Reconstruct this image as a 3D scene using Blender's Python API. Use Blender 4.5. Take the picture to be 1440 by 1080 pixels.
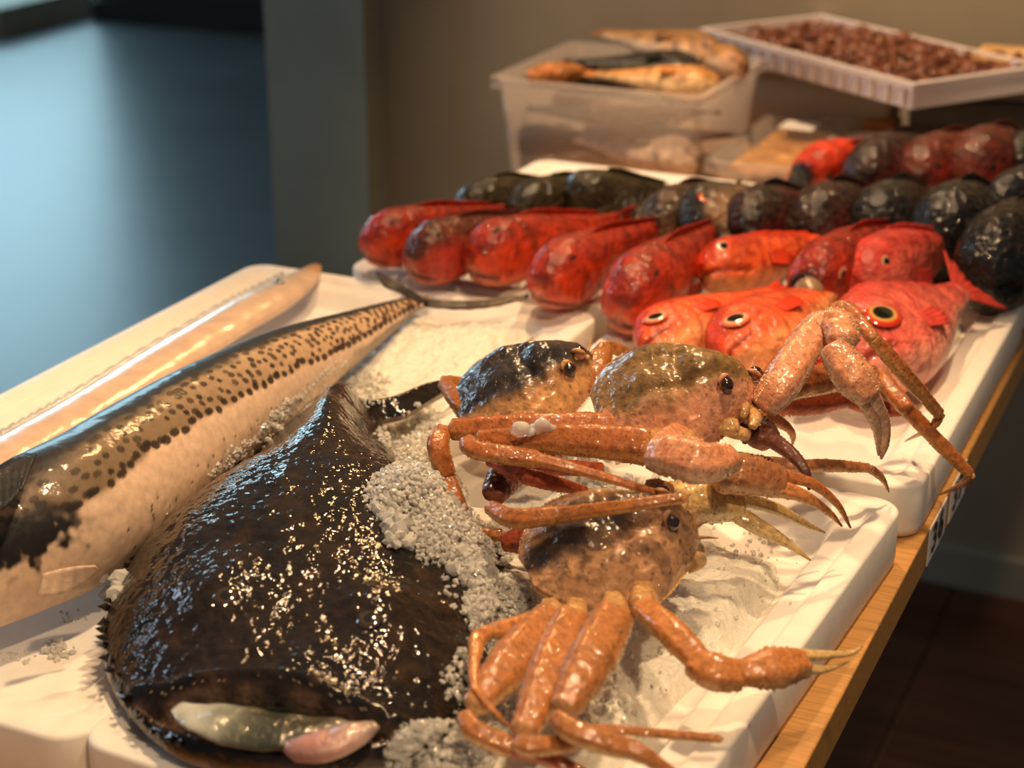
import bpy, math, random
import numpy as np
from mathutils import Vector
from mathutils.bvhtree import BVHTree

for o in list(bpy.data.objects): bpy.data.objects.remove(o)
sc = bpy.context.scene
C = sc.collection
rng = np.random.default_rng(7); random.seed(7)

# ------------------------------------------------------------------ camera
F_PX, TILT, YAW, CZ = 2450., math.radians(21.8), math.radians(24.6), 1.355
cam = bpy.data.cameras.new('camera'); camo = bpy.data.objects.new('camera', cam); C.objects.link(camo)
camo.location = (0, 0, CZ); camo.rotation_euler = (math.pi/2 - TILT, 0, YAW)
cam.sensor_width = 36; cam.lens = 36*F_PX/1440; cam.clip_start = .05; cam.clip_end = 60
cam.dof.use_dof = True; cam.dof.focus_distance = 1.21
cam.dof.aperture_fstop = (cam.lens/1000)/.0105
sc.camera = camo
# ------------------------------------------------------------------ light
sc.view_settings.view_transform = 'Standard'; sc.view_settings.look = 'None'
sc.view_settings.gamma = 1; sc.view_settings.use_curve_mapping = False
sc.view_settings.exposure = 0.0
w = bpy.data.worlds.new('world'); sc.world = w; w.use_nodes = True
w.node_tree.nodes['Background'].inputs[0].default_value = (.47, .45, .45, 1)
w.node_tree.nodes['Background'].inputs[1].default_value = .25

def light(kind, name, loc, target, power, col, size=.1, size_y=None, angle=None, blend=.6):
    l = bpy.data.lights.new(name, kind); l.energy = power; l.color = col
    if kind == 'AREA':
        l.size = size
        if size_y: l.shape = 'RECTANGLE'; l.size_y = size_y
    else:
        l.shadow_soft_size = size
    if kind == 'SPOT': l.spot_size = math.radians(angle); l.spot_blend = blend
    o = bpy.data.objects.new(name, l); C.objects.link(o); o.location = loc
    o.rotation_euler = (Vector(target) - Vector(loc)).to_track_quat('-Z', 'Y').to_euler()
    return o
WARM = (1, .68, .38)
light('SPOT', 'spot_over_front', (-.15, 1.25, 2.55), (-.34, .88, .8), 95, WARM, .05, angle=54)
light('SPOT', 'spot_near_side', (.25, .15, 2.5), (-.55, .95, .8), 62, WARM, .05, angle=42)
light('SPOT', 'spot_over_back', (-.75, 1.75, 2.55), (-.62, 1.45, .8), 74, (1, .64, .34), .05, angle=54)
light('SPOT', 'spot_over_wall', (-.75, 1.95, 2.6), (-.62, 2.25, .9), 135, (1, .66, .38), .06, angle=52)
light('SPOT', 'spot_on_wall', (.1, 1.5, 2.7), (.0, 2.57, 1.35), 62, (1, .66, .38), .06, angle=46)
light('SPOT', 'spot_at_back', (-1.0, 2.42, 2.0), (-.62, .97, .85), 34, (1, .58, .24), .09, angle=34)
light('AREA', 'daylight_window', (-6.4, 6.9, 1.7), (-2.0, 2.0, .3), 85, (.48, .80, .95), 2.2, 2.0)
light('AREA', 'daylight_left', (-4.2, 1.6, 1.9), (-.6, 1.2, .8), 26, (.60, .82, 1), .9, 1.2)

# ------------------------------------------------------------------ geometry helpers
_fw = np.array([-math.sin(YAW)*math.cos(TILT), math.cos(YAW)*math.cos(TILT), -math.sin(TILT)])
_r = np.array([math.cos(YAW), math.sin(YAW), 0]); _u = np.cross(_r, _fw)
CAM = np.array([0, 0, CZ])
def ray(px, py): return _fw + (px-720)/F_PX*_r - (py-540)/F_PX*_u
def P(px, py, z):
    d = ray(px, py); return CAM + d*(z-CZ)/d[2]
def PL(px, py, k, val):
    d = ray(px, py); return CAM + d*(val-CAM[k])/d[k]
def depth(p): return float((np.asarray(p)-CAM) @ _fw)
def nrm(v): v = np.asarray(v, float); return v/(np.linalg.norm(v)+1e-12)
def lin(r, g, b):
    c = np.array([r, g, b], float)/255
    return np.where(c <= .04045, c/12.92, ((c+.055)/1.055)**2.4)
def smooth(a, b, x): t = np.clip((x-a)/(b-a+1e-12), 0, 1); return t*t*(3-2*t)
def _hash(i, j, k, s):
    n = (i*374761393 + j*668265263 + k*2147483647 + s*974711) & 0xffffffff
    n = ((n ^ (n >> 13))*1274126177) & 0xffffffff
    return ((n ^ (n >> 16)) & 0xffff)/65535.
def noise(p, scale, seed=0):
    q = np.asarray(p)*scale; i = np.floor(q).astype(np.int64); f = q-i; f = f*f*(3-2*f)
    r = 0
    for a in (0, 1):
        for b in (0, 1):
            for c in (0, 1):
                wgt = (f[..., 0] if a else 1-f[..., 0])*(f[..., 1] if b else 1-f[..., 1])*(f[..., 2] if c else 1-f[..., 2])
                r = r + wgt*_hash(i[..., 0]+a, i[..., 1]+b, i[..., 2]+c, seed)
    return r*2-1
def fbm(p, scale, oct=3, seed=0):
    r = 0; amp = 1; tot = 0
    for o in range(oct):
        r = r + amp*noise(p, scale*2**o, seed+o); tot += amp; amp *= .5
    return r/tot
def mixc(a, b, t): t = np.asarray(t)[..., None]; return a*(1-t)+b*t

ORG = {}
class MB:
    def __init__(s): s.V = []; s.F = []; s.K = []; s.n = 0
    def add(s, V, faces, col=None):
        V = np.asarray(V, float).reshape(-1, 3)
        if col is None: col = np.ones((len(V), 3))*.8
        col = np.broadcast_to(np.asarray(col, float), (len(V), 3))
        for f in faces:
            f = np.asarray(f, np.int64)
            if len(f): s.F.append(f+s.n)
        s.V.append(V); s.K.append(col); s.n += len(V)
        return s
    def grid(s, G, col=None, closed=False, cap0=False, cap1=False, flip=False):
        n, m = G.shape[:2]; idx = np.arange(n*m).reshape(n, m)
        j = np.arange(m if closed else m-1); jn = (j+1) % m
        i = np.arange(n-1)
        a = idx[i][:, j]; b = idx[i][:, jn]; c = idx[i+1][:, jn]; d = idx[i+1][:, j]
        q = np.stack([a, b, c, d], -1).reshape(-1, 4)
        if flip: q = q[:, ::-1]
        fs = [q]
        V = G.reshape(-1, 3); K = None if col is None else np.asarray(col).reshape(-1, 3) if np.ndim(col) > 1 else col
        extra = []; ek = []
        for e, cap in ((0, cap0), (n-1, cap1)):
            if cap:
                ci = n*m+len(extra); extra.append(G[e].mean(0))
                if K is not None and np.ndim(K) > 1: ek.append(K[idx[e]].mean(0))
                t = np.stack([idx[e][jn], idx[e][j], np.full(len(j), ci)], -1)
                if (e != 0) != flip: t = t[:, ::-1]
                fs.append(t)
        if extra:
            V = np.vstack([V, extra])
            if ek: K = np.vstack([K, ek])
        return s.add(V, fs, K)
    def box(s, lo, hi, col=None):
        lo = np.array(lo); hi = np.array(hi)
        V = np.array([[(lo, hi)[i][0], (lo, hi)[j][1], (lo, hi)[k][2]] for k in (0, 1) for j in (0, 1) for i in (0, 1)])
        return s.add(V, [[[0, 2, 3, 1], [4, 5, 7, 6], [0, 1, 5, 4], [2, 6, 7, 3], [0, 4, 6, 2], [1, 3, 7, 5]]], col)
    def build(s, name, mat, parent=None, smooth_=True, origin=None):
        V = np.vstack(s.V); K = np.vstack(s.K)
        if parent is not None: org = ORG[parent.name]
        else: org = np.array(origin if origin is not None else [*(V[:, :2].min(0)+V[:, :2].max(0))/2, V[:, 2].min()])
        me = bpy.data.meshes.new(name)
        me.vertices.add(len(V)); me.vertices.foreach_set('co', (V-org).astype(np.float32).ravel())
        lt = []; li = []
        for f in s.F: lt.append(np.full(len(f), f.shape[1])); li.append(f.ravel())
        lt = np.concatenate(lt); li = np.concatenate(li)
        me.loops.add(len(li)); me.loops.foreach_set('vertex_index', li.astype(np.int32))
        me.polygons.add(len(lt)); me.polygons.foreach_set('loop_start', (np.cumsum(lt)-lt).astype(np.int32))
        me.polygons.foreach_set('use_smooth', np.full(len(lt), smooth_))
        me.update(calc_edges=True); me.validate()
        a = me.attributes.new('Col', 'FLOAT_COLOR', 'POINT')
        a.data.foreach_set('color', np.hstack([K, np.ones((len(K), 1))]).astype(np.float32).ravel())
        me.materials.append(mat)
        o = bpy.data.objects.new(name, me); C.objects.link(o)
        if parent is None: o.location = org
        else: o.parent = parent
        ORG[o.name] = org
        return o
def empty(name, loc):
    o = bpy.data.objects.new(name, None); C.objects.link(o); o.location = loc; o.empty_display_size = .02
    ORG[o.name] = np.array(loc, float); return o
def tag(o, label=None, cat=None, group=None, kind=None):
    if label: o['label'] = label
    if cat: o['category'] = cat
    if group: o['group'] = group
    if kind: o['kind'] = kind
    return o

# ------------------------------------------------------------------ materials
def newmat(name):
    m = bpy.data.materials.new(name); m.use_nodes = True; nt = m.node_tree
    return m, nt, nt.nodes['Principled BSDF'], nt.nodes.new
def bump(nt, b, scale, strength, detail=3, dist=.002, rough=.5, kind='noise', stretch=None):
    N = nt.nodes.new; tc = N('ShaderNodeTexCoord'); src = tc.outputs['Object']
    if stretch:
        mp = N('ShaderNodeMapping'); mp.inputs['Scale'].default_value = stretch
        nt.links.new(src, mp.inputs[0]); src = mp.outputs[0]
    if kind == 'noise':
        t = N('ShaderNodeTexNoise'); t.inputs['Scale'].default_value = scale; t.inputs['Detail'].default_value = detail
        t.inputs['Roughness'].default_value = rough; out = t.outputs[0]
    else:
        t = N('ShaderNodeTexVoronoi'); t.inputs['Scale'].default_value = scale; out = t.outputs[0]
    nt.links.new(src, t.inputs['Vector'])
    bp = N('ShaderNodeBump'); bp.inputs['Strength'].default_value = strength; bp.inputs['Distance'].default_value = dist
    nt.links.new(out, bp.inputs['Height']); nt.links.new(bp.outputs[0], b.inputs['Normal'])
    return t, bp
def skin(name, rough=.3, bs=200, bstr=.4, coat=.4, mott=.25, mscale=90, dist=.002, sss=0, detail=3, crough=.08, spec=.5, kind='noise', stretch=None, dots=0):
    m, nt, b, N = newmat(name)
    at = N('ShaderNodeAttribute'); at.attribute_name = 'Col'
    tc = N('ShaderNodeTexCoord'); nz = N('ShaderNodeTexNoise'); nz.inputs['Scale'].default_value = mscale; nz.inputs['Detail'].default_value = 5
    nt.links.new(tc.outputs['Object'], nz.inputs['Vector'])
    mr = N('ShaderNodeMapRange'); mr.inputs[1].default_value = .3; mr.inputs[2].default_value = .7
    mr.inputs[3].default_value = 1-mott; mr.inputs[4].default_value = 1+mott
    nt.links.new(nz.outputs[0], mr.inputs[0])
    mx = N('ShaderNodeVectorMath'); mx.operation = 'SCALE'
    nt.links.new(at.outputs['Color'], mx.inputs[0]); nt.links.new(mr.outputs[0], mx.inputs['Scale'])
    cout = mx.outputs[0]
    if dots:
        vo = N('ShaderNodeTexVoronoi'); vo.inputs['Scale'].default_value = dots; nt.links.new(tc.outputs['Object'], vo.inputs['Vector'])
        m2 = N('ShaderNodeMapRange'); m2.inputs[1].default_value = .16; m2.inputs[2].default_value = .30; m2.inputs[3].default_value = .60; m2.inputs[4].default_value = 1
        nt.links.new(vo.outputs['Distance'], m2.inputs[0]); m3 = N('ShaderNodeVectorMath'); m3.operation = 'SCALE'
        nt.links.new(cout, m3.inputs[0]); nt.links.new(m2.outputs[0], m3.inputs['Scale']); cout = m3.outputs[0]
    nt.links.new(cout, b.inputs['Base Color'])
    b.inputs['Roughness'].default_value = rough; b.inputs['Coat Weight'].default_value = coat; b.inputs['Coat Roughness'].default_value = crough
    b.inputs['Specular IOR Level'].default_value = spec
    b.inputs['Coat IOR'].default_value = 1.45
    if sss:
        b.inputs['Subsurface Weight'].default_value = sss; b.inputs['Subsurface Radius'].default_value = (1, .5, .3); b.inputs['Subsurface Scale'].default_value = .004
    t, bp = bump(nt, b, bs, bstr, detail, dist, kind=kind, stretch=stretch)
    nt.links.new(bp.outputs[0], b.inputs['Coat Normal'])
    return m
def plain(name, col, rough=.5, bs=None, bstr=.2, var=.0, vscale=5, metal=0, dist=.002, coat=0, stretch=None, spec=.5):
    m, nt, b, N = newmat(name)
    b.inputs['Roughness'].default_value = rough; b.inputs['Metallic'].default_value = metal; b.inputs['Coat Weight'].default_value = coat
    b.inputs['Specular IOR Level'].default_value = spec
    c = lin(*col)
    tc = N('ShaderNodeTexCoord'); nz = N('ShaderNodeTexNoise'); nz.inputs['Scale'].default_value = vscale; nz.inputs['Detail'].default_value = 6
    src = tc.outputs['Object']
    if stretch:
        mp = N('ShaderNodeMapping'); mp.inputs['Scale'].default_value = stretch; nt.links.new(src, mp.inputs[0]); src = mp.outputs[0]
    nt.links.new(src, nz.inputs['Vector'])
    rp = N('ShaderNodeValToRGB'); rp.color_ramp.elements[0].position = .3; rp.color_ramp.elements[1].position = .7
    rp.color_ramp.elements[0].color = (*(c*(1-var)), 1); rp.color_ramp.elements[1].color = (*np.minimum(c*(1+var), 1), 1)
    nt.links.new(nz.outputs[0], rp.inputs[0]); nt.links.new(rp.outputs[0], b.inputs['Base Color'])
    if bs: bump(nt, b, bs, bstr, dist=dist, stretch=stretch)
    return m
M = {}
M['foam'] = plain('polystyrene', (238, 232, 222), .55, 160, .12, .03, 60, spec=.3)
M['oak'] = plain('oak', (188, 138, 78), .45, 40, .25, .22, 10, stretch=(2.2, 42, 42), dist=.001)
M['concrete'] = plain('concrete', (158, 144, 120), .8, 30, .15, .22, 2.2)
M['pillar'] = plain('pillar_concrete', (146, 144, 126), .7, 30, .15, .2, 3)
M['bluefloor'] = plain('polished_floor', (92, 104, 108), .36, 12, .12, .16, 2.5, dist=.004)
M['woodfloor'] = plain('wood_floor', (84, 54, 36), .45, 30, .15, .3, 5, stretch=(1, 9, 1))
M['darkwall'] = plain('dark_blue_wall', (52, 60, 68), .6, var=.15)
M['paleledge'] = plain('pale_ledge', (160, 156, 138), .6, var=.1)
M['white'] = plain('white_sticker', (236, 232, 228), .5)
M['ink'] = plain('black_ink', (12, 12, 12), .5)
M['darkplastic'] = plain('dark_plastic', (64, 58, 46), .4, 30, .2, .2, 12)
M['greyplastic'] = plain('grey_plastic', (176, 164, 140), .5, var=.1)
M['card'] = plain('brown_card', (176, 112, 52), .7, var=.1)
M['basket'] = plain('tan_basket', (205, 162, 100), .55, 60, .3, .15, 30)
M['whiteplastic'] = plain('white_plastic', (228, 216, 210), .35)
M['monk'] = skin('monkfish_skin', .65, 140, .45, .9, .5, 110, .004, detail=2.2, crough=.045, spec=.08)
M['tongue'] = skin('wet_flesh', .35, 90, .6, .9, .2, 70, .004, sss=.12, crough=.05)
M['mack'] = skin('mackerel_skin', .46, 400, .14, .32, .12, 140, .001, crough=.10, spec=.25)
M['silver'] = skin('silver_skin', .24, 300, .22, .4, .12, 60, .001, crough=.12)
M['red'] = skin('red_fish_skin', .5, 120, .95, .6, .36, 50, .0045, crough=.07, detail=2.5, spec=.2)
M['dark'] = skin('dark_fish_skin', .6, 130, 1., .9, .45, 50, .005, crough=.06, detail=2.5, spec=.12)
M['crab'] = skin('crab_shell', .5, 230, .55, .75, .25, 260, .0018, dots=330, crough=.07, sss=.06, spec=.25, detail=2)
M['carapace'] = skin('crab_carapace', .5, 200, .48, .95, .34, 150, .0026, dots=150, crough=.06, detail=2.5, spec=.2)
M['eye'] = skin('wet_eye', .08, 10, 0, 1, .0, 10, spec=.6)
M['fin'] = skin('wet_fin', .55, 200, .4, .15, .2, 90, spec=.2)
M['shell'] = skin('clam_shell', .4, 300, .3, .2, .25, 60)
M['pale'] = skin('pale_membrane', .35, 200, .4, .4, .1, 80, sss=.2)
def ice_mat():
    m, nt, b, N = newmat('crushed_ice')
    b.inputs['Base Color'].default_value = (.97, .95, .90, 1); b.inputs['Roughness'].default_value = .08
    b.inputs['IOR'].default_value = 1.31; b.inputs['Transmission Weight'].default_value = .6
    bump(nt, b, 400, .12, 2, .001); return m
M['ice'] = ice_mat()
def slush_mat():
    m, nt, b, N = newmat('ice_slush')
    b.inputs['Base Color'].default_value = (.80, .77, .68, 1); b.inputs['Roughness'].default_value = .22
    b.inputs['Subsurface Weight'].default_value = .35; b.inputs['Subsurface Radius'].default_value = (1, .9, .8); b.inputs['Subsurface Scale'].default_value = .008
    bump(nt, b, 220, .8, 4, .004); return m
M['slush'] = slush_mat()
def clear_mat(name, col, alpha, rough=.25):
    m, nt, b, N = newmat(name)
    b.inputs['Base Color'].default_value = (*lin(*col), 1); b.inputs['Roughness'].default_value = rough; b.inputs['Alpha'].default_value = alpha
    return m
M['tub'] = clear_mat('translucent_plastic', (236, 222, 210), .24)
M['tublid'] = clear_mat('cling_film', (215, 200, 180), .06, .12)
M['drop'] = clear_mat('water_drop', (240, 235, 225), .35, .02)

# ------------------------------------------------------------------ setting
TZ = .75
def quad(name, pts, mat, kind='structure'):
    mb = MB(); mb.add(np.array(pts), [[[0, 1, 2, 3]]]); o = mb.build(name, mat, smooth_=False); o['kind'] = kind; return o
def solid(name, lo, hi, mat, kind='structure', parent=None):
    o = MB().box(lo, hi).build(name, mat, parent, smooth_=False)
    if kind: o['kind'] = kind
    return o
solid('floor', (-9, -.6, -.1), (-1.25, 9, 0), M['bluefloor'])
fl = solid('floor', (-1.25, -.6, -.1), (2.2, 2.57, 0.0), M['concrete'])
for k in range(8):                                   # dark boards under and beside the table
    x0 = -1.24+.43*k
    o = MB().box((x0, -.55, 0), (x0+.424, 2.55, .012+.001*(k % 2))).build('board', M['woodfloor'], fl, smooth_=False)
wb = solid('wall_back', (-1.44, 2.57, -.1), (2.2, 2.7, 3), M['concrete'])
solid('trim_1', (-1.41, 2.55, 0.0), (2.2, 2.57, .075), M['pillar'])
solid('wall_pillar', (-1.602, 2.5, -.1), (-1.412, 2.72, 3), M['pillar'])
solid('wall_far', (-4.86, 6.25, -.05), (-1.2, 6.4, 3), M['darkwall'])
solid('baseboard_far', (-4.86, 6.21, 0), (-1.2, 6.25, .09), M['darkwall'])
solid('trim_2', (-6.6, 5.72, 0), (-4.95, 6.6, .12), M['paleledge'])

# table
tb = empty('table', (-.555, 1.43, 0)); tag(tb, 'long oak market table carrying the foam trays of seafood', 'table')
mb = MB(); bx = [(-.90, .42, TZ-.034), (-.21, 2.44, TZ)]
mb.box(*bx); top = mb.build('tabletop', M['oak'], tb, False)
bv = top.modifiers.new('b', 'BEVEL'); bv.width = .0015; bv.segments = 2
for x in (-.86, -.62):
    for y in (.5, 2.36):
        MB().box((x-.03, y-.03, .013), (x+.03, y+.03, TZ-.034)).build('leg', M['oak'], tb, False)
def text_mesh(name, s, size, mat, parent, loc, shear=0):
    cu = bpy.data.curves.new(name, 'FONT'); cu.body = s; cu.size = size; cu.shear = shear; cu.extrude = .0003; cu.offset = .0007; cu.space_character = 1.12
    cu.align_x = 'CENTER'; cu.align_y = 'CENTER'
    t = bpy.data.objects.new('tmp', cu); C.objects.link(t); bpy.context.view_layer.update()
    dg = bpy.context.evaluated_depsgraph_get(); me = bpy.data.meshes.new_from_object(t.evaluated_get(dg))
    bpy.data.objects.remove(t)
    v = np.array([x.co[:] for x in me.vertices]); org = ORG[parent.name]
    for vv in me.vertices:
        x, y, z = vv.co; vv.co = Vector((loc[0]+z-org[0], loc[1]+1.3*x-org[1], loc[2]+y-org[2]))
    me.materials.clear(); me.materials.append(mat)
    o = bpy.data.objects.new(name, me); C.objects.link(o); o.parent = parent; ORG[o.name] = org
for y0, y1, s in ((1.236, 1.301, '36'), (1.318, 1.383, '37')):
    st = MB().box((-.2102, y0, TZ-.033), (-.2094, y1, TZ-.001)).build('number_sticker', M['white'], tb, False)
    st['label'] = 'white sticker with black number ' + s
    text_mesh('number', s, .033, M['ink'], st, (-.2091, (y0+y1)/2, TZ-.017))

# foam trays
def rrect(x0, x1, y0, y1, r, n=8):
    pts = []
    for cx, cy, a0 in ((x1-r, y1-r, 0), (x0+r, y1-r, 90), (x0+r, y0+r, 180), (x1-r, y0+r, 270)):
        for k in range(n+1):
            a = math.radians(a0+90*k/n); pts.append((cx+r*math.cos(a), cy+r*math.sin(a)))
    return np.array(pts)
class Tray:
    def __init__(s, label, cx, cy, w_, d_, rot=0, h=.045, z0=TZ):
        s.cx, s.cy, s.w, s.d, s.rot, s.h, s.z0 = cx, cy, w_, d_, math.radians(rot), h, z0
        rings = [(.006, 0), (.001, .002), (0, .008), (0, h-.003), (.001, h-.0008), (.003, h), (.0165, h), (.018, h-.001), (.0205, h-.0045), (.022, h-.005),
                 (.035, h-.006), (.037, h-.007), (.044, h-.019), (.047, h-.0215), (.052, h-.022)]
        G = []
        for ins, z in rings:
            r = max(.022-ins*.1, .008) if ins < .02 else .026
            p = rrect(-w_/2+ins, w_/2-ins, -d_/2+ins, d_/2-ins, r)
            G.append(np.column_stack([s.tw(p), np.full(len(p), z0+z)]))
        mb = MB(); mb.grid(np.array(G), closed=True, cap0=True, cap1=True)
        s.o = mb.build('foam_tray', M['foam'])
        tag(s.o, label, 'tray'); s.mb = mb; s.floor = z0+h-.022
    def tw(s, p):
        p = np.asarray(p); c, n = math.cos(s.rot), math.sin(s.rot)
        return np.column_stack([s.cx+p[:, 0]*c-p[:, 1]*n, s.cy+p[:, 0]*n+p[:, 1]*c])
    def ice(s, label, thick, amp, mounds=(), edge=.02, nx=150, seed=1, bare=()):
        W, D = s.w/2-.049, s.d/2-.049; ny = int(nx*D/W)
        X, Y = np.meshgrid(np.linspace(-W, W, nx), np.linspace(-D, D, ny), indexing='ij')
        xy = s.tw(np.column_stack([X.ravel(), Y.ravel()])); p3 = np.column_stack([xy, np.zeros(len(xy))])
        e = np.minimum(W-abs(X.ravel()), D-abs(Y.ravel()))
        t = thick*smooth(0, edge, e) + amp*fbm(p3, 28, 4, seed)
        for (mx, my, mh, mr) in mounds: t = t + mh*np.exp(-((xy[:, 0]-mx)**2+(xy[:, 1]-my)**2)/mr**2)
        for (mx, my, mr) in bare: t = t - .03*np.exp(-((xy[:, 0]-mx)**2+(xy[:, 1]-my)**2)/mr**2)
        t = t + .0022*fbm(p3, 150, 2, seed+5)*smooth(0, .006, t)
        z = np.maximum(s.floor + t, s.floor-.004)
        G = np.column_stack([xy, z]).reshape(nx, ny, 3)
        mb = MB(); mb.grid(G); o = mb.build('ice_bed', M['slush']); tag(o, label, 'ice', kind='stuff'); s.icemb = mb
        return o
trA = Tray('long white foam tray under the spotted mackerel and the silver ribbon fish', -.776, 1.07, .392, .81)
trB = Tray('white foam tray under the monkfish and the front crab, nearest the table corner', -.402, .925, .338, .53, -3)
trC = Tray('white foam tray under the big-eyed red fish, at the right table edge', -.386, 1.452, .342, .494)
trD = Tray('white foam tray under the left end of the long red and olive fish rows', -.716, 1.745, .318, .50)
trE = Tray('white foam tray under the black fish and dark red fish at the back right', -.382, 2.015, .335, .60)

BV = []
def bvh_add(mb):
    V = np.vstack(mb.V); faces = [tuple(int(i) for i in r) for f in mb.F for r in f]
    BV.append(BVHTree.FromPolygons([tuple(v) for v in V], faces))
def hit(px, py):
    d = Vector(ray(px, py)).normalized(); best = None
    for b in BV:
        h = b.ray_cast(Vector(CAM), d)
        if h[0] is not None and (best is None or h[3] < best[1]): best = (np.array(h[0]), h[3], np.array(h[1]))
    return best
def pm(px, py, h, r): p = P(px, py, .79); return (p[0], p[1], h, r)
trA.ice('crushed ice lying between the mackerel and the monkfish tail', .010, .007,
        [pm(320, 690, .02, .05), pm(420, 590, .018, .06), pm(640, 470, .012, .1), pm(260, 760, .012, .04)], seed=3, nx=170,
        bare=[pm(60, 950, 0, .12)[:2]+(.13,), pm(300, 470, 0, .1)[:2]+(.10,), pm(480, 400, 0, .1)[:2]+(.06,)])
trB.ice('white crushed ice under the monkfish and crabs', .014, .0042,
        [pm(690, 860, .02, .05), pm(640, 760, .02, .05), pm(600, 1060, .012, .05), pm(850, 930, .006, .1), pm(560, 650, .008, .04)], seed=5, nx=170,
        bare=[pm(1090, 720, 0, .1)[:2]+(.055,), pm(1060, 1040, 0, .1)[:2]+(.07,)])
trC.ice('wet crushed ice under the big-eyed red fish', .012, .004, [pm(820, 440, .006, .06)], seed=7, nx=110, bare=[pm(1180, 620, 0, .1)[:2]+(.09,)])
trD.ice('wet crushed ice under the row of long red fish', .012, .004, seed=8, nx=70)
trE.ice('crushed ice under the black fish', .012, .004, seed=9, nx=70)
for t in (trA, trB, trC, trD, trE): bvh_add(t.mb); bvh_add(t.icemb)

# ------------------------------------------------------------------ tubes
def catmull(pts, n):
    pts = np.asarray(pts, float)
    if len(pts) == 2: t = np.linspace(0, 1, n)[:, None]; return pts[0]*(1-t)+pts[1]*t
    p = np.vstack([2*pts[0]-pts[1], pts, 2*pts[-1]-pts[-2]])
    k = len(pts)-1; u = np.linspace(0, k, n); i = np.minimum(u.astype(int), k-1); t = (u-i)[:, None]
    a, b, c, d = p[i], p[i+1], p[i+2], p[i+3]
    return .5*((2*b)+(-a+c)*t+(2*a-5*b+4*c-d)*t**2+(-a+3*b-3*c+d)*t**3)
def tube_grid(path, rad, nang=16, flat=1.0, fdir=(0, 0, 1), caps=True, sq=1.0):
    """path [n,3], rad [n]; fdir = direction of the minor axis; returns grid [n, nang, 3] and angles (90 deg = fdir side)"""
    path = np.asarray(path); n = len(path); rad = np.asarray(rad, float)
    T = np.gradient(path, axis=0); T /= np.linalg.norm(T, axis=1)[:, None]+1e-12
    f = np.asarray(fdir, float); U = f[None]-T*(T @ f)[:, None]; U /= np.linalg.norm(U, axis=1)[:, None]+1e-9
    S = np.cross(T, U)
    a = np.linspace(0, 2*np.pi, nang, endpoint=False)
    ca, sa = np.cos(a), np.sin(a); ca = np.sign(ca)*abs(ca)**sq; sa = np.sign(sa)*abs(sa)**sq
    G = path[:, None]+rad[:, None, None]*(S[:, None]*ca[None, :, None]+U[:, None]*flat*sa[None, :, None])
    return G, a, T, U, S
def cones(mb, pos, nor, size, col, hgt=1.5):
    """little spines: 4-sided pyramids"""
    if not len(pos): return
    pos = np.asarray(pos); nor = np.asarray(nor); nor = nor/(np.linalg.norm(nor, axis=1)[:, None]+1e-9)
    ref = np.where(abs(nor[:, 2:3]) < .9, [[0, 0, 1.]], [[1., 0, 0]])
    a = np.cross(nor, ref); a /= np.linalg.norm(a, axis=1)[:, None]; b = np.cross(nor, a)
    size = np.broadcast_to(size, len(pos))[:, None]
    base = pos-nor*size*.4
    V = np.stack([base+a*size, base+b*size, base-a*size, base-b*size, base+nor*size*(hgt+.4)], 1).reshape(-1, 3)
    i = np.arange(len(pos))[:, None]*5
    F = np.vstack([i+np.array([[k, (k+1) % 4, 4]]) for k in range(4)])
    mb.add(V, [F], np.repeat(np.broadcast_to(col, (len(pos), 3)), 5, 0))

# ------------------------------------------------------------------ monkfish
secs = [  # y-order from the lower lip to the tail: left px, right px, edge z, crest height
    ((330, 1085), (480, 1092), .802, .010), ((245, 1062), (575, 1075), .803, .018), ((185, 1010), (640, 1030), .803, .028),
    ((155, 962), (668, 975), .804, .036), ((146, 915), (683, 925), .805, .044), ((150, 868), (694, 880), .805, .052),
    ((172, 822), (702, 840), .806, .057), ((205, 785), (700, 800), .806, .060), ((245, 752), (670, 762), .806, .060),
    ((288, 715), (630, 728), .806, .060), ((325, 680), (600, 700), .806, .060), ((357, 645), (580, 676), .805, .057),
    ((385, 615), (556, 650), .804, .050), ((407, 602), (549, 626), .804, .046), ((430, 590), (542, 608), .804, .037), ((468, 582), (538, 595), .804, .020),
    ((503, 573), (546, 588), .806, .012), ((545, 562), (572, 582), .808, .010), ((590, 543), (606, 562), .810, .008), ((634, 531), (640, 541), .812, .003)]
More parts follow.
